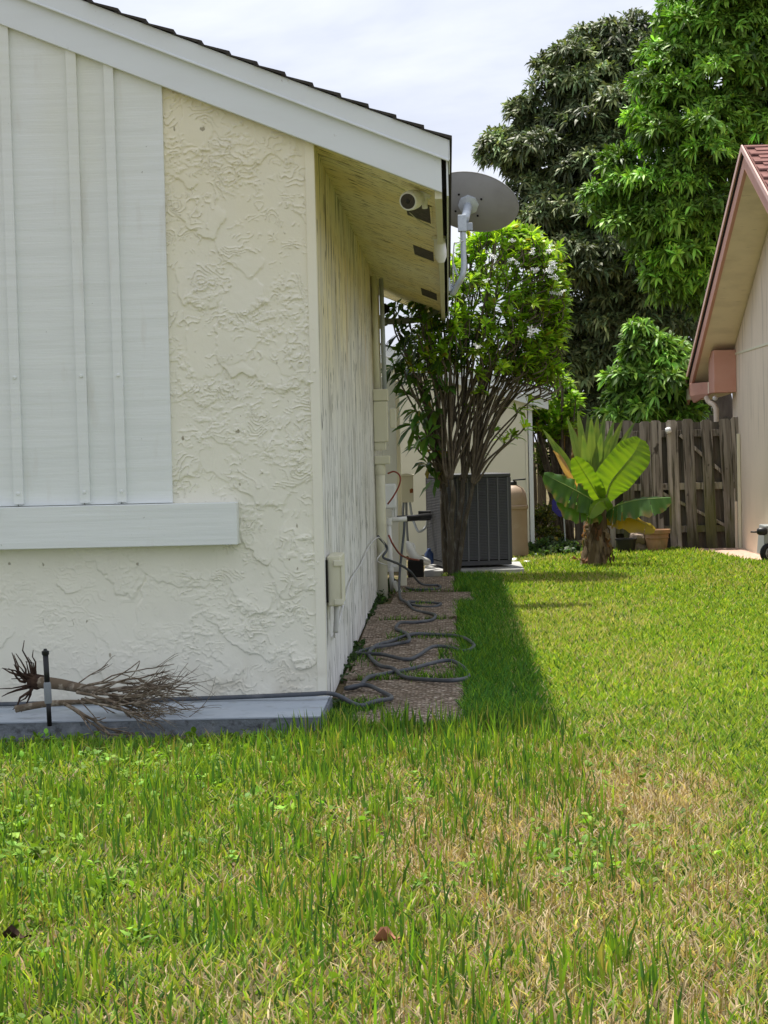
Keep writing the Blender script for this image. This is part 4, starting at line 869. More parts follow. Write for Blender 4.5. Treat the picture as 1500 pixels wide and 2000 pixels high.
def flowering_shrub():
    rng = np.random.default_rng(31)
    Bp = atz(884, 1128, 0.0); Bp[2] = 0
    t = thing('flowering_shrub', tuple(Bp), 'tall multi stemmed flowering shrub in front of the air conditioner', 'shrub')
    Y0 = Bp[1]
    forks = []
    for (x0, pts, r) in ((-.06, [(868, 1070), (866, 1020), (864, 985), (866, 955)], .040), (-.02, [(880, 1060), (881, 1010), (886, 970), (880, 935)], .044), (.02, [(890, 1070), (896, 1020), (902, 975), (905, 935)], .044), (.04, [(900, 1075), (908, 1020), (916, 985), (924, 945)], .034), (.0, [(888, 1080), (874, 1020), (872, 975), (866, 945)], .034)):
        dy = rng.uniform(-.1, .14); P = [Bp + np.array([x0, dy * .6, -.05])] + [aty(px, py, Y0 + dy * (1 + .4 * i)) for i, (px, py) in enumerate(pts)]
        MB().tube(spline(P, 6), [r * 1.0, r * .84, r * .74, r * .66, r * .6], 10).build('trunk', m_bark, t, smooth=True); forks.append((P[-1], r * .7))
    # crown: tips of shoots
    tips = []; 
    def region(n, x0, x1, y0, y1, zone):
        for _ in range(n): tips.append((rng.uniform(x0, x1), rng.uniform(y0, y1), rng.uniform(-.55, .65), zone))
    def inside(px, py):  # outline of the crown in plan of the picture plane at its depth
        return ((px - 985) / 118) ** 2 + ((py - 600) / 165) ** 2 < 1 or ((px - 935) / 150) ** 2 + ((py - 650) / 130) ** 2 < 1
    cnt = 0
    while cnt < 390:
        px, py = rng.uniform(800, 1105), 435 + 290 * rng.random() ** 1.1
        if inside(px, py): tips.append((px, py, rng.uniform(-.6, .6), 0)); cnt += 1
    for k in range(80):     # outer dome
        a = rng.uniform(-2.6, .5); tips.append((985 + 108 * math.cos(a), 600 + 155 * math.sin(a), rng.uniform(-.35, .35), 0))
    for (px, py) in ((790, 660), (800, 675), (822, 730), (800, 770), (825, 815), (850, 880), (862, 830), (870, 760), (840, 690), (815, 650), (835, 905), (875, 690), (780, 650), (905, 700), (920, 660), (790, 725), (775, 610), (800, 620), (785, 690), (770, 715), (800, 740), (815, 700), (830, 760), (812, 800), (806, 830), (835, 850), (845, 800), (860, 700), (850, 640), (830, 600), (880, 640), (850, 740), (818, 870), (850, 935), (770, 600), (820, 590)):
        tips.append((px, py, rng.uniform(-.5, .1), 1))
    for (px, py) in ((1010, 800), (1025, 835), (1000, 850), (985, 860), (965, 840), (1035, 785), (915, 800), (935, 880), (1040, 720), (940, 760)):
        tips.append((px, py, rng.uniform(-.3, .2), 2))
    stem = MB(); C = []; A = []; Cl = []; Al = []
    for k in range(30):                      # slender upright stems fanning from the forks
        f, r = forks[rng.integers(len(forks))]; u = rng.uniform(-1, 1); tip = aty(925 + 150 * u, rng.uniform(560, 730), Y0 + .1 + rng.uniform(-.4, .5))
        mid = f + (tip - f) * np.array([.36, .4, .5]) + np.array([rng.normal(0, .03), 0, 0])
        stem.tube(spline([f + rng.normal(0, .02, 3), f * .8 + mid * .2 + np.array([0, 0, .03]), mid, mid * .35 + tip * .65 + np.array([rng.normal(0, .03), 0, 0]), tip], 4), [rng.uniform(.013, .02), .012, .009], 6)
    for _ in range(70): tips.append((rng.uniform(985, 1090), rng.uniform(640, 745), rng.uniform(-.4, .4), 0))
    for _ in range(26): tips.append((rng.uniform(1060, 1100), rng.uniform(480, 720), rng.uniform(-.3, .3), 0))
    order = rng.permutation(len(tips))
    for i in order:
        px, py, dy, zone = tips[i]; tip = aty(px, py, Y0 + .1 + dy)
        f, r = forks[int(np.argmin([abs(f_[0] - (tip[0] * .45)) + .25 * rng.random() for f_, _ in forks]))]
        mid = f * .5 + tip * .5; mid[0] = f[0] + (tip[0] - f[0]) * rng.uniform(.30, .45); mid[1] = f[1] + (tip[1] - f[1]) * .4
        q1 = f * .85 + mid * .15 + np.array([rng.normal(0, .02), 0, 0])
        if zone == 0 and rng.random() < .955:     # short shoot off a hidden stem
            ax = np.array([rng.normal(0, .25), rng.normal(0, .3), 1.]); stem.tube(spline([tip - ax * .22 + np.array([(f[0] - tip[0]) * .18, 0, 0]), tip - ax * .15, tip], 4), [.007, .006], 5)
        else:
            P = spline([f, q1, mid, tip * .8 + mid * .2 + np.array([rng.normal(0, .03), 0, -.02]), tip], 4)
            stem.tube(P, [rng.uniform(.012, .018), .011, .009], 6); ax = (P[-1] - P[-3])
        ax = ax / np.linalg.norm(ax); ax = ax + np.array([.25 * np.sign(tip[0] - Bp[0]), -.25, .15])
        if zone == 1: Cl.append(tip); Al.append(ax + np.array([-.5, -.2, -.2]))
        else: C.append(tip); A.append(ax)
    stem.build('stems', m_stem, t, smooth=True)
    C = np.array(C); A = np.array(A)
    P, D, U, L, W, col = rosettes(C, A, 17, rng, (.35, 1.5), (.10, .19), (.034, .052), (.29, .44, .032), .32, .05)
    leaves(P, D, U, L, W, col, rng.uniform(.1, .6, len(P)), (0, .55, 1., 0), 'crown', m_shrubleaf, t)
    P, D, U, L, W, col = rosettes(np.array(Cl), np.array(Al), 14, rng, (.5, 1.5), (.15, .25), (.05, .075), (.085, .17, .03), .30, .03)  # lower left leaves coloured darker, the eave's shade put into their green
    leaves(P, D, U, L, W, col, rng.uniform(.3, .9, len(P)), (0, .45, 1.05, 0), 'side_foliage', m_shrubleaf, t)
    for (px, py, s) in ((1073, 491, 1.), (1041, 491, .7), (1083, 520, 1.2), (1072, 530, .9), (961, 499, .8), (1004, 510, .8), (1045, 528, .7), (1089, 571, .9), (1040, 650, 1.3), (950, 552, .6), (933, 680, .7), (1000, 470, .5), (1079, 540, .8)):
        flower(t, aty(px, py, Y0 - .62 if px < 1060 else Y0 - .45), rng, s * 1.05)
flowering_shrub()

def back_shrub():
    rng = np.random.default_rng(41); Y0 = 30.2; B0 = np.array([1.6, Y0, 0])
    t = thing('flowering_shrub', tuple(B0), 'yellow green flowering shrub rising behind the rear wing roof', 'shrub')
    C = []; A = []; st = MB()
    for _ in range(130):
        a = rng.uniform(0, 6.28); r = math.sqrt(rng.random()); px = 1075 + 52 * r * math.cos(a); py = 790 + 68 * r * math.sin(a)
        p = aty(px, py, Y0 + rng.uniform(-.4, .3)); C.append(p); A.append((rng.normal(0, .4), -.3, 1.))
        if rng.random() < .3: st.tube(spline([B0 + [rng.normal(0, .06), 0, 0], B0 * .5 + p * .5 + [0, 0, .1], p], 4), [.018, .01], 5)
    st.build('stems', m_stem, t, smooth=True)
    P, D, U, L, W, col = rosettes(np.array(C), np.array(A), 15, rng, (.4, 1.5), (.13, .2), (.04, .06), (.27, .43, .035), .25, .03)
    leaves(P, D, U, L, W, col, rng.uniform(.1, .6, len(P)), (0, .6, 1., 0), 'crown', m_shrubleaf, t)
    for (px, py, s) in ((1073, 727, .8), (1098, 742, .8), (1060, 755, .6)): flower(t, aty(px, py, Y0 - .45), rng, s)
back_shrub()

# vine over the rear fence, low weeds at its foot
def bush(name, label, cat, pts, n, nl, L, W, base, seed, yv=.0, z0=None, kind=None):
    rng = np.random.default_rng(seed); C = []
    for (px, py, Y, rx, ry, rz, k) in pts:
        c = aty(px, py, Y); q = rng.normal(size=(int(n * k), 3)); q /= np.linalg.norm(q, axis=1)[:, None]; q *= rng.random((len(q), 1)) ** .4
        C.append(c + q * np.array([rx, ry, rz]))
    C = np.vstack(C); C[:, 2] = np.maximum(C[:, 2], .02)
    A = np.array([0, -.3, 1.]) + .6 * rng.normal(size=C.shape)
    P, D, U, LL, WW, col = rosettes(C, A, nl, rng, (.4, 1.5), L, W, base, .35, yv)
    c0 = C.mean(0); c0[2] = 0
    o = thing(name, tuple(c0), label, cat) if kind is None else None
    if o is not None:
        leaves(P, D, U, LL, WW, col, rng.uniform(.1, .6, len(P)), (0, .8, .9, 0), 'leaves', m_shrubleaf, o)
        st = MB()
        for i in range(14):
            a = C[rng.integers(len(C))]; st.tube(spline([(a[0] + rng.normal(0, .1), a[1], 0), (a[0] + rng.normal(0, .05), a[1], a[2] * .5), a], 4), .006, 5)
        st.build('stems', m_stem, o, smooth=True)
    else:
        o = leaves(P, D, U, LL, WW, col, rng.uniform(.1, .6, len(P)), (0, .8, .9, 0), name, m_shrubleaf, None, tuple(c0)); tag(o, label, cat, kind=kind)
    return o
bush('vine', 'leafy vine draped over the old dark fence', 'vine', [(1070, 820, 30.9, .28, .15, .28, 1), (1100, 850, 30.9, .25, .15, .25, .7), (1060, 890, 30.9, .12, .1, .3, .6)], 130, 7, (.05, .09), (.025, .04), (.07, .10, .025), 51)
bush('hedge_shrub', 'small yellowish shrub beside the rear wing corner', 'shrub', [(1062, 1010, 28.8, .16, .12, .22, 1), (1072, 1045, 28.6, .2, .15, .15, .8)], 120, 7, (.04, .07), (.02, .032), (.13, .15, .035), 52, .08)
bush('low_weeds', 'dark leafy weeds on the ground behind the banana plant', 'weeds', [(1075, 1068, 27.6, .3, .35, .10, 1), (1110, 1072, 27.2, .3, .35, .10, 1), (1060, 1085, 27.0, .2, .3, .07, .6)], 130, 7, (.06, .10), (.03, .05), (.055, .095, .03), 53, .02, kind='stuff')
bush('wall_weeds', 'small weeds growing along the foot of the side wall', 'weeds', [(722, 1200, 18.5, .06, 1.6, .09, 1), (742, 1172, 20.2, .08, .8, .10, .8), (690, 1290, 14.3, .03, 1.5, .04, .5), (665, 1385, 11.9, .06, .25, .05, .35), (765, 1150, 21.5, .1, .5, .12, .7)], 140, 6, (.035, .07), (.018, .03), (.045, .085, .025), 54, kind='stuff')

# ------------------------------------------------------------------ banana plant, spear plant
def blade(name, P, width, mat_, parent, c0, c1, up=(0, 0, 1), fold=.25, prof=None, seed=0, ripple=.0, tear=0, nseg=16, ncross=3, mid=None, droop=0.):
    """broad leaf along the midrib P; half blades folded about it, edges rippled and torn between ribs"""
    r = np.random.default_rng(seed); P = spline(P, max(3, nseg // (len(P) - 1))); n = len(P); T = np.gradient(P, axis=0); T /= np.linalg.norm(T, axis=1)[:, None]
    up = np.array(up, float); S_ = np.cross(T, up); S_ /= np.linalg.norm(S_, axis=1)[:, None]; Nn = np.cross(S_, T)
    t = np.linspace(0, 1, n); pr = prof(t) if prof else np.sin(np.pi * np.clip(t * .93 + .07, 0, 1)) ** .6
    V = []; C = []; F = []; rowk = r.random(n) * .8
    tears = set(r.choice(np.arange(3, n - 2), min(tear, n - 6), replace=False).tolist()) if tear else set()
    # two separate strips so that tears open
    for s in (-1, 1):
        segs = []; cur = [0]
        for i in range(1, n):
            cur.append(i)
            if i in tears: segs.append(cur); cur = [i]
        segs.append(cur)
        for sg in segs:
            off = r.normal(0, .05) if tear else 0; b0 = len(V)
            for i in sg:
                ki = rowk[i]; w = width * .5 * pr[i]; rp = ripple * math.sin(i * 1.7 + s) * w
                for j in range(ncross + 1):
                    f = j / ncross; sh = 0
                    if tear and len(sg) > 2: sh = .06 * w * f * ((i == sg[0]) * 1. - (i == sg[-1]) * 1.)
                    p = P[i] + S_[i] * s * w * f * math.cos(fold) + Nn[i] * (w * f * math.sin(fold) * (1 - .6 * f) + rp * f * f + off * w * f * 2) + T[i] * (sh + .10 * w * f) - np.array([0, 0, 1]) * droop * w * f * f
                    V.append(p); k_ = np.clip(f * .35 + ki, 0, 1.15); C.append(np.array((.26, .19, .08)) if (f == 1 and tear and r.random() < .45) else np.array(c0) * (1 - k_) + np.array(c1) * k_)
            m_ = ncross + 1
            for a in range(len(sg) - 1):
                for j in range(ncross):
                    q = b0 + a * m_ + j; F.append((q, q + 1, q + m_ + 1, q + m_))
    V = np.array(V); loops = np.array(F).ravel(); starts = np.arange(len(F)) * 4
    o = arr_mesh(name, V, loops, starts, mat_, parent, None, smooth=True, col=np.array(C))
    if mid is not None:
        wd_ = mid * np.linspace(1, .25, n)
        MB().tube(P - Nn * mid * .3, wd_.tolist(), 6).build('midrib', m_midrib, o, smooth=True)
    return o
m_midrib = mat('midrib', (.24, .32, .08), .5, .3)
m_sheath = mat('dry_sheath', (.14, .10, .06), .9, .1, layers=[((.36, .28, .19), .8, (12, 12, 3), .45, .65, 5), ((.06, .045, .03), .8, (16, 16, 5), .5, .68, 5)], bumps=[((40, 40, 5), .8, .01, 5)])
bb = atz(1163, 1108, 0); BY = float(bb[1])
ban = thing('banana_plant', tuple(bb), 'short banana plant with broad leaves on the lawn before the fence', 'banana plant')
pp = lambda px, py, dy=0.: aty(px, py, BY + dy)
MB().tube(spline([pp(1158, 1112), pp(1160, 1085), pp(1166, 1050), pp(1172, 1015), pp(1176, 985), pp(1180, 965)], 5), [.155, .145, .115, .085, .055, .03], 16).build('trunk', m_sheath, ban, smooth=True)
rgb_ = np.random.default_rng(7)
for i in range(46):
    a = rgb_.uniform(0, 6.28); z0 = rgb_.uniform(.12, .62); r0 = .15 - .10 * z0 / .8
    c = pp(1163, 1108); o_ = np.array([math.cos(a), math.sin(a) * .9, 0])
    p0 = c + o_ * r0 * 1.05 + [0.02, 0, z0]; L_ = rgb_.uniform(.12, .28)
    P = [p0, p0 + o_ * .05 + [0, 0, -L_ * .4], p0 + o_ * rgb_.uniform(.03, .10) + [0, 0, -L_]]
    P[2][2] = max(P[2][2], .02)
    cc = [(.30, .22, .14), (.16, .10, .06), (.40, .30, .2), (.34, .17, .09)][rgb_.integers(4)]
    blade('dry_leaf', P, rgb_.uniform(.04, .10), m_grass, ban, cc, tuple(.6 * np.array(cc)), up=tuple(o_ + [0, 0, .2]), fold=.5, seed=i, ripple=.4, nseg=8, ncross=2)
G1, G2 = (.25, .39, .03), (.15, .28, .025); D1, D2 = (.042, .115, .020), (.085, .18, .04)
lp_ = lambda t: np.clip(np.minimum(t / .22, 1), .10, 1) ** .7 * np.clip((1.02 - t) / .30, 0, 1) ** .5
blade('leaf', [pp(1181, 985), pp(1192, 945, -.02), pp(1214, 915, -.05), pp(1238, 885, -.05), pp(1252, 858, 0)], .44, m_bananaleaf, ban, G1, G2, up=(.25, -1, .25), fold=.22, seed=1, ripple=.08, prof=lp_, mid=.011, nseg=44)
blade('leaf', [pp(1178, 985), pp(1160, 955, -.05), pp(1142, 925, -.10), pp(1122, 893, -.12)], .31, m_bananaleaf, ban, G1, G2, up=(-.55, -.8, -.15), fold=.35, seed=2, ripple=.06, prof=lp_, mid=.010, nseg=36)
blade('leaf', [pp(1176, 990), pp(1150, 972, -.2), pp(1110, 950, -.3), pp(1062, 926, -.35)], .36, m_bananaleaf, ban, D1, D2, up=(-.2, -.75, .55), fold=-.2, seed=3, ripple=.16, tear=4, prof=lp_, mid=.010, nseg=24, droop=.35)
blade('leaf', [pp(1176, 1000), pp(1155, 990, -.15), pp(1120, 985, -.25), pp(1088, 975, -.3)], .30, m_bananaleaf, ban, D2, (.10, .22, .03), up=(-.1, -.7, .6), fold=-.25, seed=4, ripple=.2, tear=3, prof=lp_, mid=.009, nseg=20, droop=.5)
blade('leaf', [pp(1182, 1000), pp(1210, 985, -.15), pp(1255, 975, -.25), pp(1310, 972, -.2)], .34, m_bananaleaf, ban, D1, D2, up=(.1, -.65, .7), fold=-.25, seed=5, ripple=.14, tear=4, prof=lp_, mid=.010, nseg=24, droop=.5)
blade('leaf', [pp(1184, 1005), pp(1205, 992, .1), pp(1240, 985, .25), pp(1300, 990, .35)], .28, m_bananaleaf, ban, D2, (.08, .19, .03), up=(.1, -.5, .8), fold=-.25, seed=6, ripple=.14, tear=3, prof=lp_, mid=.009, nseg=20, droop=.4)
blade('leaf', [pp(1180, 1020), pp(1195, 1005, -.1), pp(1228, 1010, -.2), pp(1280, 1034, -.25)], .26, m_bananaleaf, ban, (.50, .30, .02), (.36, .28, .03), up=(.15, -.8, .5), fold=-.3, seed=7, ripple=.18, tear=2, prof=lp_, mid=.008, nseg=20, droop=.4).__setitem__('label', 'yellowed lowest banana leaf')
blade('leaf', [pp(1182, 1010), pp(1180, 980, -.1), pp(1165, 985, -.25), pp(1150, 1010, -.32)], .20, m_bananaleaf, ban, G1, G2, up=(-.2, -.8, .4), fold=-.3, seed=8, ripple=.1, prof=lp_, mid=.009, nseg=16, droop=.3)
blade('leaf', [pp(1180, 1000), pp(1176, 965, -.04), pp(1171, 935, -.05)], .09, m_bananaleaf, ban, G1, G2, up=(0, -1, .2), fold=.6, seed=9, prof=lp_, nseg=12)

sb_ = np.array(atz(1155, 1075, 0)); SYP = 26.0
spear = thing('spear_plant', (float(aty(1155, 1000, SYP)[0]), SYP, 0), 'tall spear leaved plant behind the banana plant', 'plant')
sp = lambda px, py, dy=0.: aty(px, py, SYP + dy)
MB().tube(spline([(aty(1155, 1000, SYP)[0], SYP, -.05), sp(1155, 1020), sp(1157, 985)], 4), [.10, .09, .07], 10).build('stalk', m_sheath, spear, smooth=True)
spro = lambda t: np.clip(.45 + 1.1 * t, 0, 1) * np.clip((1.01 - t) / .55, 0, 1) ** .75
for i, (tx, ty, dy, w) in enumerate(((1108, 815, .1, .10), (1128, 802, .0, .10), (1148, 808, .25, .11), (1167, 812, -.1, .11), (1182, 806, .2, .10), (1200, 820, .1, .10), (1217, 818, -.05, .10), (1240, 824, .2, .10), (1138, 850, -.3, .11), (1120, 838, .2, .10), (1175, 845, -.35, .11), (1195, 850, -.25, .10), (1060, 838, 0, .09), (1082, 862, -.2, .10), (1225, 850, -.2, .09), (1155, 815, -.2, .11))):
    bx = 1155 + (tx - 1155) * .08; kv = random.uniform(.9, 1.6)
    P = [sp(bx, 985), sp(bx + (tx - bx) * .38, 985 + (ty - 985) * .42, dy * .4), sp(bx + (tx - bx) * .74, 985 + (ty - 985) * .78, dy * .8), sp(tx, ty, dy)]
    blade('leaf', P, w * 1.2, m_bananaleaf, spear, tuple(np.array((.062, .115, .038)) * kv), tuple(np.array((.125, .17, .055)) * kv), up=(0, -1, .15), fold=.45, seed=60 + i, prof=spro, nseg=14, ncross=2)
for i, P in enumerate(([sp(1150, 985), sp(1130, 955, -.2), sp(1105, 920, -.3), sp(1082, 880, -.3)], [sp(1150, 985), sp(1125, 960, -.25), sp(1098, 900, -.2), sp(1080, 880, -.2)])):
    o_ = blade('leaf', P, .09, m_bananaleaf, spear, (.55, .36, .20), (.42, .24, .12), up=(-.3, -.9, .2), fold=.4, seed=90 + i, prof=spro, nseg=12, ncross=2); o_['label'] = 'dried tan leaf'

# pots, rock and yard sign
pt_ = atz(1283, 1078, 0); pt_[1] = 27.3; pt_ = np.array([aty(1283, 1070, 27.3)[0], 27.3, 0])
pot = thing('planter_pot', tuple(pt_), 'terracotta planter pot in front of the wood fence', 'pot')
MB().lathe([(.0, .0), (.115, .0), (.12, .01), (.155, .24), (.152, .245), (.172, .25), (.178, .30), (.165, .305), (.155, .27), (.0, .26)], pt_, seg=28).build('body', m_terra, pot, smooth='auto')
MB().lathe([(.152, 0), (.160, .008), (.152, .016)], pt_ + [0, 0, .185], seg=28).build('band', m_terra, pot, smooth=True)
np_ = np.array([aty(1223, 1075, 27.2)[0], 27.2, 0])
npot = MB().lathe([(.0, 0), (.10, 0), (.13, .18), (.14, .18), (.14, .20), (.12, .20), (.11, .15), (0, .15)], np_, seg=22).build('nursery_pot', m_black, origin=tuple(np_), smooth='auto'); tag(npot, 'black plastic nursery pot behind the banana plant', 'pot')
bm_ = bmesh.new(); bmesh.ops.create_icosphere(bm_, subdivisions=3, radius=.12)
for v in bm_.verts:
    f_ = .7 + .6 * float(fbm(np.array(v.co.x * 14 + 3), np.array(v.co.z * 14 + v.co.y * 9), 3)); v.co *= f_; v.co.z *= .95
me = bpy.data.meshes.new('rock'); bm_.to_mesh(me); bm_.free(); me.materials.append(m_rock)
rk = link_mesh('rock', me, None, (float(aty(1247, 1055, 27.4)[0]), 27.4, .20)); tag(rk, 'tan lumpy rock between the two pots', 'rock')
bm_ = bmesh.new(); bmesh.ops.create_icosphere(bm_, subdivisions=3, radius=.14)
for v in bm_.verts: v.co *= .75 + .5 * float(fbm(np.array(v.co.x * 11), np.array(v.co.z * 11 + v.co.y * 7), 3)); v.co.z *= .8
me = bpy.data.meshes.new('rock'); bm_.to_mesh(me); bm_.free(); me.materials.append(m_rock)
rk = link_mesh('rock', me, None, (float(aty(1246, 1055, 27.42)[0]), 27.45, .07)); tag(rk, 'darker rock at the bottom beneath the tan lumpy one', 'rock')
sc_ = aty(1100, 987, 27.3)
sg = thing('yard_sign', (float(sc_[0]), 27.3, 0), 'dark blue octagonal yard sign on a thin stake', 'sign')
oc = [(sc_[0] + .155 * math.cos(math.pi / 8 + k * math.pi / 4), 27.3, sc_[2] + .155 * math.sin(math.pi / 8 + k * math.pi / 4)) for k in range(8)]
MB().prism(oc, (0, .008, 0)).build('plate', m_sign, sg)
mk_ = MB()
for k in range(5): mk_.box(sc_[0] - .09 + k * .035, sc_[0] - .084 + k * .035, 27.2975, 27.299, sc_[2] - .03, sc_[2] + .05)
mk_.box(sc_[0] - .09, sc_[0] + .08, 27.2975, 27.299, sc_[2] - .055, sc_[2] - .049); mk_.build('lettering', m_signmark, sg)
MB().tube([(sc_[0] + .03, 27.315, 0), (sc_[0] + .0, 27.315, sc_[2])], .009, 8).build('stake', m_grey, sg)

# dead fronds hanging on the back fence
df = thing('dead_fronds', (1.95, 30.6, 0), 'brown dead fronds hanging against the old dark fence', 'dead fronds')
for i in range(26):
    x0 = aty(1112 + rgb_.uniform(-18, 20), 860, 30.6); p0 = np.array([x0[0], 30.6 + rgb_.uniform(-.1, .1), rgb_.uniform(1.3, 1.75)])
    P = [p0, p0 + [rgb_.normal(0, .05), -.05, -.3], p0 + [rgb_.normal(0, .1), -.03, -rgb_.uniform(.5, .9)]]
    blade('frond', P, .035, m_grass, df, (.15, .09, .055), (.24, .16, .10), up=(0, -1, .1), fold=.3, seed=200 + i, nseg=8, ncross=1)

# wheeled grey cart at the right edge
ct = thing('utility_cart', (3.66, 24.7, 0), 'grey wheeled cart with black handle at the right edge', 'cart')
CY = 24.7
ctx = lambda px, py: aty(px, py, CY)
b0 = ctx(1496, 1028); 
MB().prism([ctx(1495, 1027), ctx(1530, 1027), ctx(1530, 1085), ctx(1490, 1085)], (0, .5, 0)).build('body', m_cart, ct, bevel=.01)
MB().lathe([(.0, 0), (.03, .005), (.045, .03), (.048, .09), (.03, .12), (0, .12)], ctx(1478, 1038), (1, 0, 0), 18).build('knob', m_black, ct, smooth=True)
MB().tube([ctx(1466, 1039), ctx(1482, 1039)], .010, 10).build('handle', m_black, ct, smooth=True)
wc = ctx(1503, 1080); wr = float(wc[2]) - .0
prof = [(wr * .55, -.04), (wr * .9, -.045), (wr, -.025), (wr, .025), (wr * .9, .045), (wr * .55, .04)]
wh = MB().lathe(prof, (wc[0], wc[1] - .03, wr), (.25, -1, 0), 28).build('wheel', m_tyre, ct, smooth='auto')
MB().lathe([(.0, .03), (wr * .2, .03), (wr * .5, .015), (wr * .58, .05), (wr * .60, .04)], (wc[0], wc[1] - .03, wr), (.25, -1, 0), 24).build('rim', m_plastic, wh, smooth='auto')

# ------------------------------------------------------------------ grass
def grass_blades(name, label, XY, h, w, lean, base, tip, curl=None, kind='stuff', z0=0., m=m_grass):
    n = len(XY); rng = RNG; a = rng.uniform(0, 2 * np.pi, n); f = rng.uniform(0, 2 * np.pi, n)
    ld = np.stack([np.cos(a), np.sin(a)], 1) * lean[:, None] * h[:, None]
    hz = h * np.sqrt(np.clip(1 - lean ** 2 * .8, .08, 1))
    sd = np.stack([np.cos(f), np.sin(f) * .6], 1); sd /= np.linalg.norm(sd, axis=1)[:, None]; sd = sd * w[:, None] * .5
    z = np.zeros(n) + z0
    B = np.column_stack([XY, z])
    def P(fr, fz, ws): return np.column_stack([XY[:, 0] + ld[:, 0] * fr + sd[:, 0] * ws, XY[:, 1] + ld[:, 1] * fr + sd[:, 1] * ws, z + hz * fz])
    V = np.stack([P(0, 0, .8), P(0, 0, -.8), P(.35, .58, 1.), P(.35, .58, -1.), P(1., 1., 0)], 1).reshape(-1, 3)
    b = (np.arange(n) * 5)[:, None]
    loops = np.concatenate([b + np.array([[0, 1, 3, 2]]), b + np.array([[2, 3, 4]])], 1).ravel()
    starts = (np.arange(n)[:, None] * 7 + np.array([[0, 4]])).ravel()
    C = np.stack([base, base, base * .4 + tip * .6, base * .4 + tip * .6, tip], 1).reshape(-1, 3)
    o = arr_mesh(name, V, loops, starts, m, None, (0, 0, 0), col=np.clip(C, .003, .95)); tag(o, label, 'grass', kind=kind); return o
def allowed(XY):
    x, y = XY[:, 0], XY[:, 1]
    ok = ~((x < -.66) & (y > 10.80 - .22 * sstep(-.9, -1.5, x) * vnoise(x * 7, y * 0 + 3)))
    edge = .045 + .16 * (fbm(x * 3, y * 2.2, 3) - .5) + np.where((y > 19.22) & (y < 20.68), .16, 0)
    ok &= ~((x < edge) & (y > 11.08 + .25 * (vnoise(x * 6, y * 2) - .3)) & (y < 22.95 + .2 * (x + .3)))
    ok &= ~((x < -.1) & (y > 22.9) & (y < 30))
    ok &= ~((x > -.32) & (x < .82) & (y > 23.33) & (y < 24.8))
    ok &= ~((x < 1.12) & (y > 27.85)) & ~((x > 3.76) & (y > 19.0)) & (y < 31)
    ok &= ~((y > 27.82) & (x > 1.2))
    # paved strip
    pe = np.interp(y, [24.0, 25.3, 26.6, 27.95], [3.78, 3.42, 3.30, 2.95]) + .06 * (vnoise(x * 5, y * 5) - .5)
    ok &= ~((x > pe) & (y > 24))
    ok &= ~((x < 1.25) & (y > 26.4) & (x > .55) & (y < 26.8))
    return ok
def scatter(n, x0, x1, y0, y1, dens=None):
    XY = np.column_stack([RNG.uniform(x0, x1, n), RNG.uniform(y0, y1, n)]); XY = XY[allowed(XY)]
    if dens is not None: XY = XY[RNG.random(len(XY)) < dens(XY)]
    return XY
def dryness(XY):
    x, y = XY[:, 0], XY[:, 1]
    n = fbm(x * 1.3 + 4, y * .8 + 2, 4); n2 = fbm(x * 5 + 9, y * 4, 3)
    c = np.exp(-(((x - .42 - .08 * (y - 8)) / .62) ** 2)) * sstep(11.0, 8.6, y) * .55        # worn band down the middle right
    c += .20 * np.exp(-(((x + .1) / .6) ** 2)) * np.exp(-(((y - 8.0) / 1.2) ** 2)) * 2
    c += .10 * sstep(13, 10, y) * (abs(x - .6) < .6) - .25 * sstep(.8, 1.3, x)
    lf = sstep(-1.3, -.1, x) * sstep(1.6, 1.0, x)
    return np.clip(c * 1.15 + (.5 + 1.1 * lf) * (n - .52 + .04 * lf) + (.45 + .45 * lf) * (n2 - .5), 0, 1)
GREEN = np.array([.19, .345, .03]); LIME = np.array([.36, .46, .055]); DEEP = np.array([.055, .145, .026]); STRAW = np.array([.56, .45, .27]); STRAW2 = np.array([.40, .27, .165])
def mixc(n, pairs):
    w = np.array([p[1] for p in pairs]); k = RNG.choice(len(pairs), n, p=w / w.sum()); C = np.array([p[0] for p in pairs])[k]
    return C * np.exp(RNG.normal(0, .22, n))[:, None]
# thatch of dry clippings lying flat, near
XY = scatter(80000, -2.6, 2.6, 4.9, 11.6, lambda q: .08 + .92 * dryness(q))
n = len(XY); c = mixc(n, [(STRAW, 3), (STRAW2, 2), (np.array([.52, .43, .26]), 1)])
grass_blades('thatch', 'dry straw thatch lying in the near lawn', XY, RNG.uniform(.03, .085, n), RNG.uniform(.0035, .007, n), RNG.uniform(.7, 1.05, n), c * .8, c, z0=.004)
# short mown blades, near
XY = scatter(165000, -2.6, 2.7, 4.9, 11.8, lambda q: np.clip(1.0 - .86 * dryness(q), .08, 1) * np.where(q[:, 0] > .2 + .04 * (q[:, 1] - 8), 1., .62))
n = len(XY); dr = dryness(XY); c = mixc(n, [(GREEN, 4), (LIME, 3.5), (DEEP, 1.5), (STRAW, .25)]); yl = (RNG.random(n) < dr * .45); c[yl] = STRAW * np.exp(RNG.normal(0, .2, yl.sum()))[:, None]
grass_blades('lawn_grass', 'short mown green grass in the near lawn', XY, RNG.uniform(.03, .075, n), RNG.uniform(.005, .0095, n), RNG.uniform(.35, .97, n), c * .62 + STRAW * .05, c)  # blade bases darkened: shadow in the gaps is put into the colour
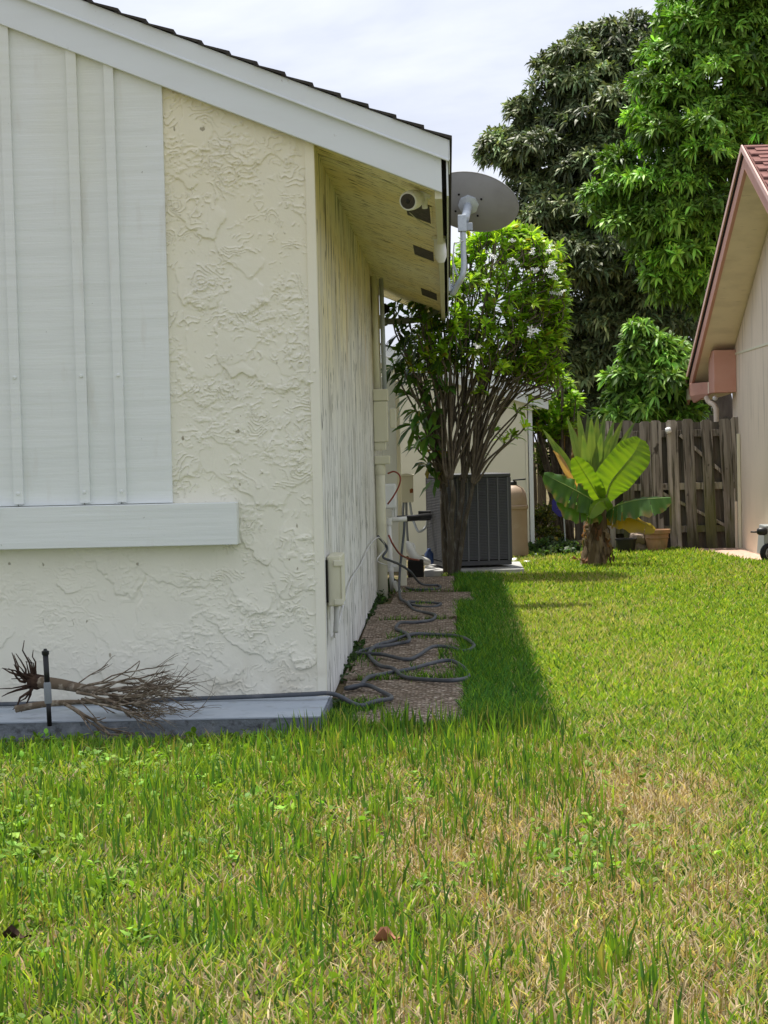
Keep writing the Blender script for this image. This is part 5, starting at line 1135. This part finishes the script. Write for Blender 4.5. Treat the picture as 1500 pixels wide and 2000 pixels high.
# short mown blades, far
def fard(q): return np.clip(1.15 - (q[:, 1] - 11.5) / 20, .35, 1)
XY = scatter(235000, -.1, 5.2, 11.6, 28.1, fard)
n = len(XY); s_ = 1 + (XY[:, 1] - 11.5) / 26; pn = fbm(XY[:, 0] * .9, XY[:, 1] * .5, 4)
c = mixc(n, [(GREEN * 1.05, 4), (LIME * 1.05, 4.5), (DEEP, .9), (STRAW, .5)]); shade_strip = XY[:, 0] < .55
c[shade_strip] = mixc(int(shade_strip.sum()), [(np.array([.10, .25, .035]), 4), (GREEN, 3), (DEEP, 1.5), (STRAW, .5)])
dn = np.clip((pn - .52) * 4, 0, 1) * .5; yl = RNG.random(n) < dn; c[yl] = (STRAW * .55 + LIME * .45) * np.exp(RNG.normal(0, .2, yl.sum()))[:, None]
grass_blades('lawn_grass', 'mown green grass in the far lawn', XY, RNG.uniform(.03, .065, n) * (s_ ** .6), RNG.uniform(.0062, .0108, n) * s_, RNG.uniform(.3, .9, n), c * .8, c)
# outer lawn to both sides of the near lawn
XY = np.vstack([scatter(34000, -5.2, -2.6, 4.0, 10.9), scatter(40000, 2.7, 6.0, 4.0, 14.0)]); n = len(XY); c = mixc(n, [(GREEN, 4), (LIME, 3), (DEEP, 1.5), (STRAW, 1.2)])
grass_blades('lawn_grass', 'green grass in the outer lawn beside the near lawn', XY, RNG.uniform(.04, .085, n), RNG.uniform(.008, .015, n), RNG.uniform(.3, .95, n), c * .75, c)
# unmown strip by the path and AC
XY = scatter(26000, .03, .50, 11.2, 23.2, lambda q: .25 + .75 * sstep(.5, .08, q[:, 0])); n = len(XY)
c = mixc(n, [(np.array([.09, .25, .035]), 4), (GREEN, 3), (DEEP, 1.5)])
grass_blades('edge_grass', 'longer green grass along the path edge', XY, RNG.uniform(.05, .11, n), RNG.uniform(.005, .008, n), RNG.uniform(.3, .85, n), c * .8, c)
# tall upright blades in clumps, in front of the slab and path
cl_ = np.column_stack([RNG.uniform(-2.6, .62, 3600), RNG.uniform(4.9, 11.05, 3600)])
cl_ = cl_[RNG.random(len(cl_)) < np.clip(.24 + .6 * sstep(9.0, 10.3, cl_[:, 1]) * sstep(-1.6, -.6, cl_[:, 0]) + 1.3 * (fbm(cl_[:, 0] * 2.2, cl_[:, 1] * 2.2, 3) - .45), .05, 1) * sstep(.7, .38, cl_[:, 0] - .03 * (10.5 - cl_[:, 1]))]
kk = RNG.integers(2, 13, len(cl_)); XY = np.repeat(cl_, kk, 0) + RNG.normal(0, .035, (kk.sum(), 2)); XY = XY[allowed(XY)]; n = len(XY)
c = mixc(n, [(np.array([.145, .29, .022]), 4), (np.array([.25, .38, .03]), 2.6), (np.array([.06, .17, .026]), 3), (np.array([.36, .33, .08]), .7)])
hh = RNG.uniform(.055, .15, n) * (1 + .2 * sstep(9.8, 10.8, XY[:, 1]) * (XY[:, 0] > -.9)) * (1 - .5 * sstep(10.1, 10.6, XY[:, 1]) * sstep(-.75, -1.1, XY[:, 0]))
grass_blades('tall_grass', 'tall upright grass blades in the unmown front lawn', XY, hh, RNG.uniform(.005, .0105, n), np.abs(RNG.normal(.16, .26, n)).clip(0, .9), c * .75 + STRAW * .06, c)
# thin brown stalks
XY = scatter(9000, -1.6, 1.3, 5.0, 10.6, lambda q: .15 + dryness(q)); n = len(XY); c = mixc(n, [(np.array([.30, .20, .09]), 2), (np.array([.22, .20, .05]), 2), (STRAW, 1)])
grass_blades('dry_stalks', 'thin brown stalks standing in the worn lawn', XY, RNG.uniform(.05, .12, n), RNG.uniform(.0025, .004, n), np.abs(RNG.normal(.1, .25, n)).clip(0, .9), c, c)
# tufts on the path joints
XY = []
for (x0, x1, y, s_, k_) in ((-.6, .0, 13.15, .03, 260), (-.62, -.40, 11.75, .12, 330), (-.5, .02, 15.9, .10, 260), (-.1, .05, 14.6, .3, 220), (-.6, 0, 17.46, .03, 150), (-.35, -.15, 19.0, .08, 90), (-.6, .1, 20.7, .03, 120), (-.64, -.5, 14.4, .3, 120), (-.3, .02, 13.5, .2, 120), (-.68, -.55, 11.3, .15, 260)):
    XY.append(np.column_stack([RNG.uniform(x0, x1, k_), y + RNG.normal(0, s_, k_)]))
XY = np.vstack(XY); n = len(XY); c = mixc(n, [(np.array([.06, .16, .025]), 3), (GREEN, 3), (DEEP, 1)])
grass_blades('joint_grass', 'small grass tufts growing in the paver joints', XY, RNG.uniform(.03, .075, n), RNG.uniform(.004, .007, n), RNG.uniform(.2, .9, n), c * .8, c, z0=.02)
# broadleaf weeds
def weeds():
    rng = np.random.default_rng(77); m_ = 4200
    XY = np.column_stack([rng.uniform(-2.6, .9, m_), rng.uniform(4.9, 11.0, m_)])
    keep = rng.random(m_) < np.clip(.12 + 1.7 * (fbm(XY[:, 0] * 1.7 + 30, XY[:, 1] * 1.4, 3) - .45) + .5 * sstep(-.5, -1.6, XY[:, 0]) - .10, 0, 1); XY = XY[keep]; XY = XY[allowed(XY)]
    C = np.column_stack([XY, rng.uniform(.02, .065, len(XY))]); A = np.array([0, 0, 1.]) + .35 * rng.normal(size=C.shape)
    P, D, U, L, W, col = rosettes(C, A, 7, rng, (.9, 1.6), (.022, .05), (.014, .028), (.15, .27, .03), .28)
    o = leaves(P, D, U, L, W, col, rng.uniform(0, .3, len(P)), (0, 1., .85, 0), 'weeds', m_grass, None, (0, 0, 0)); tag(o, 'small broadleaf weeds scattered in the near lawn', 'weeds', kind='stuff')
weeds()
# fallen dry leaves
for i, (px, py, s_, lab) in enumerate(((757, 1842, .052, 'reddish dry leaf lying in the middle of the near lawn'), (34, 1838, .055, 'dark brown curled leaf at the left edge of the lawn'), (1130, 1096, .10, 'brown dry leaf at the foot of the banana plant'))):
    c = atz(px, py, .022); r = np.random.default_rng(i + 3)
    V = []; F = []; nn, mm = 9, 5
    for a in range(nn):
        for b_ in range(mm):
            t = a / (nn - 1); w = math.sin(math.pi * min(1, t * .95 + .05)) ** .7; v = (b_ / (mm - 1) - .5) * 2
            V.append(c + np.array([(t - .5) * 1.6 * s_ , v * w * s_ * .55 * math.cos(.6 * v), s_ * (.45 * abs(v) ** 1.5 * w * (1 + .8 * math.sin(5 * t + i)) + .5 * (t - .4) ** 2 + .22 * r.random())]))
    for a in range(nn - 1):
        for b_ in range(mm - 1): q = a * mm + b_; F.append((q, q + 1, q + mm + 1, q + mm))
    o = MB().add(V, F).build('fallen_leaf', m_deadleaf if i != 1 else m_root, origin=tuple(c), smooth=True, fix=False); tag(o, lab, 'leaf')
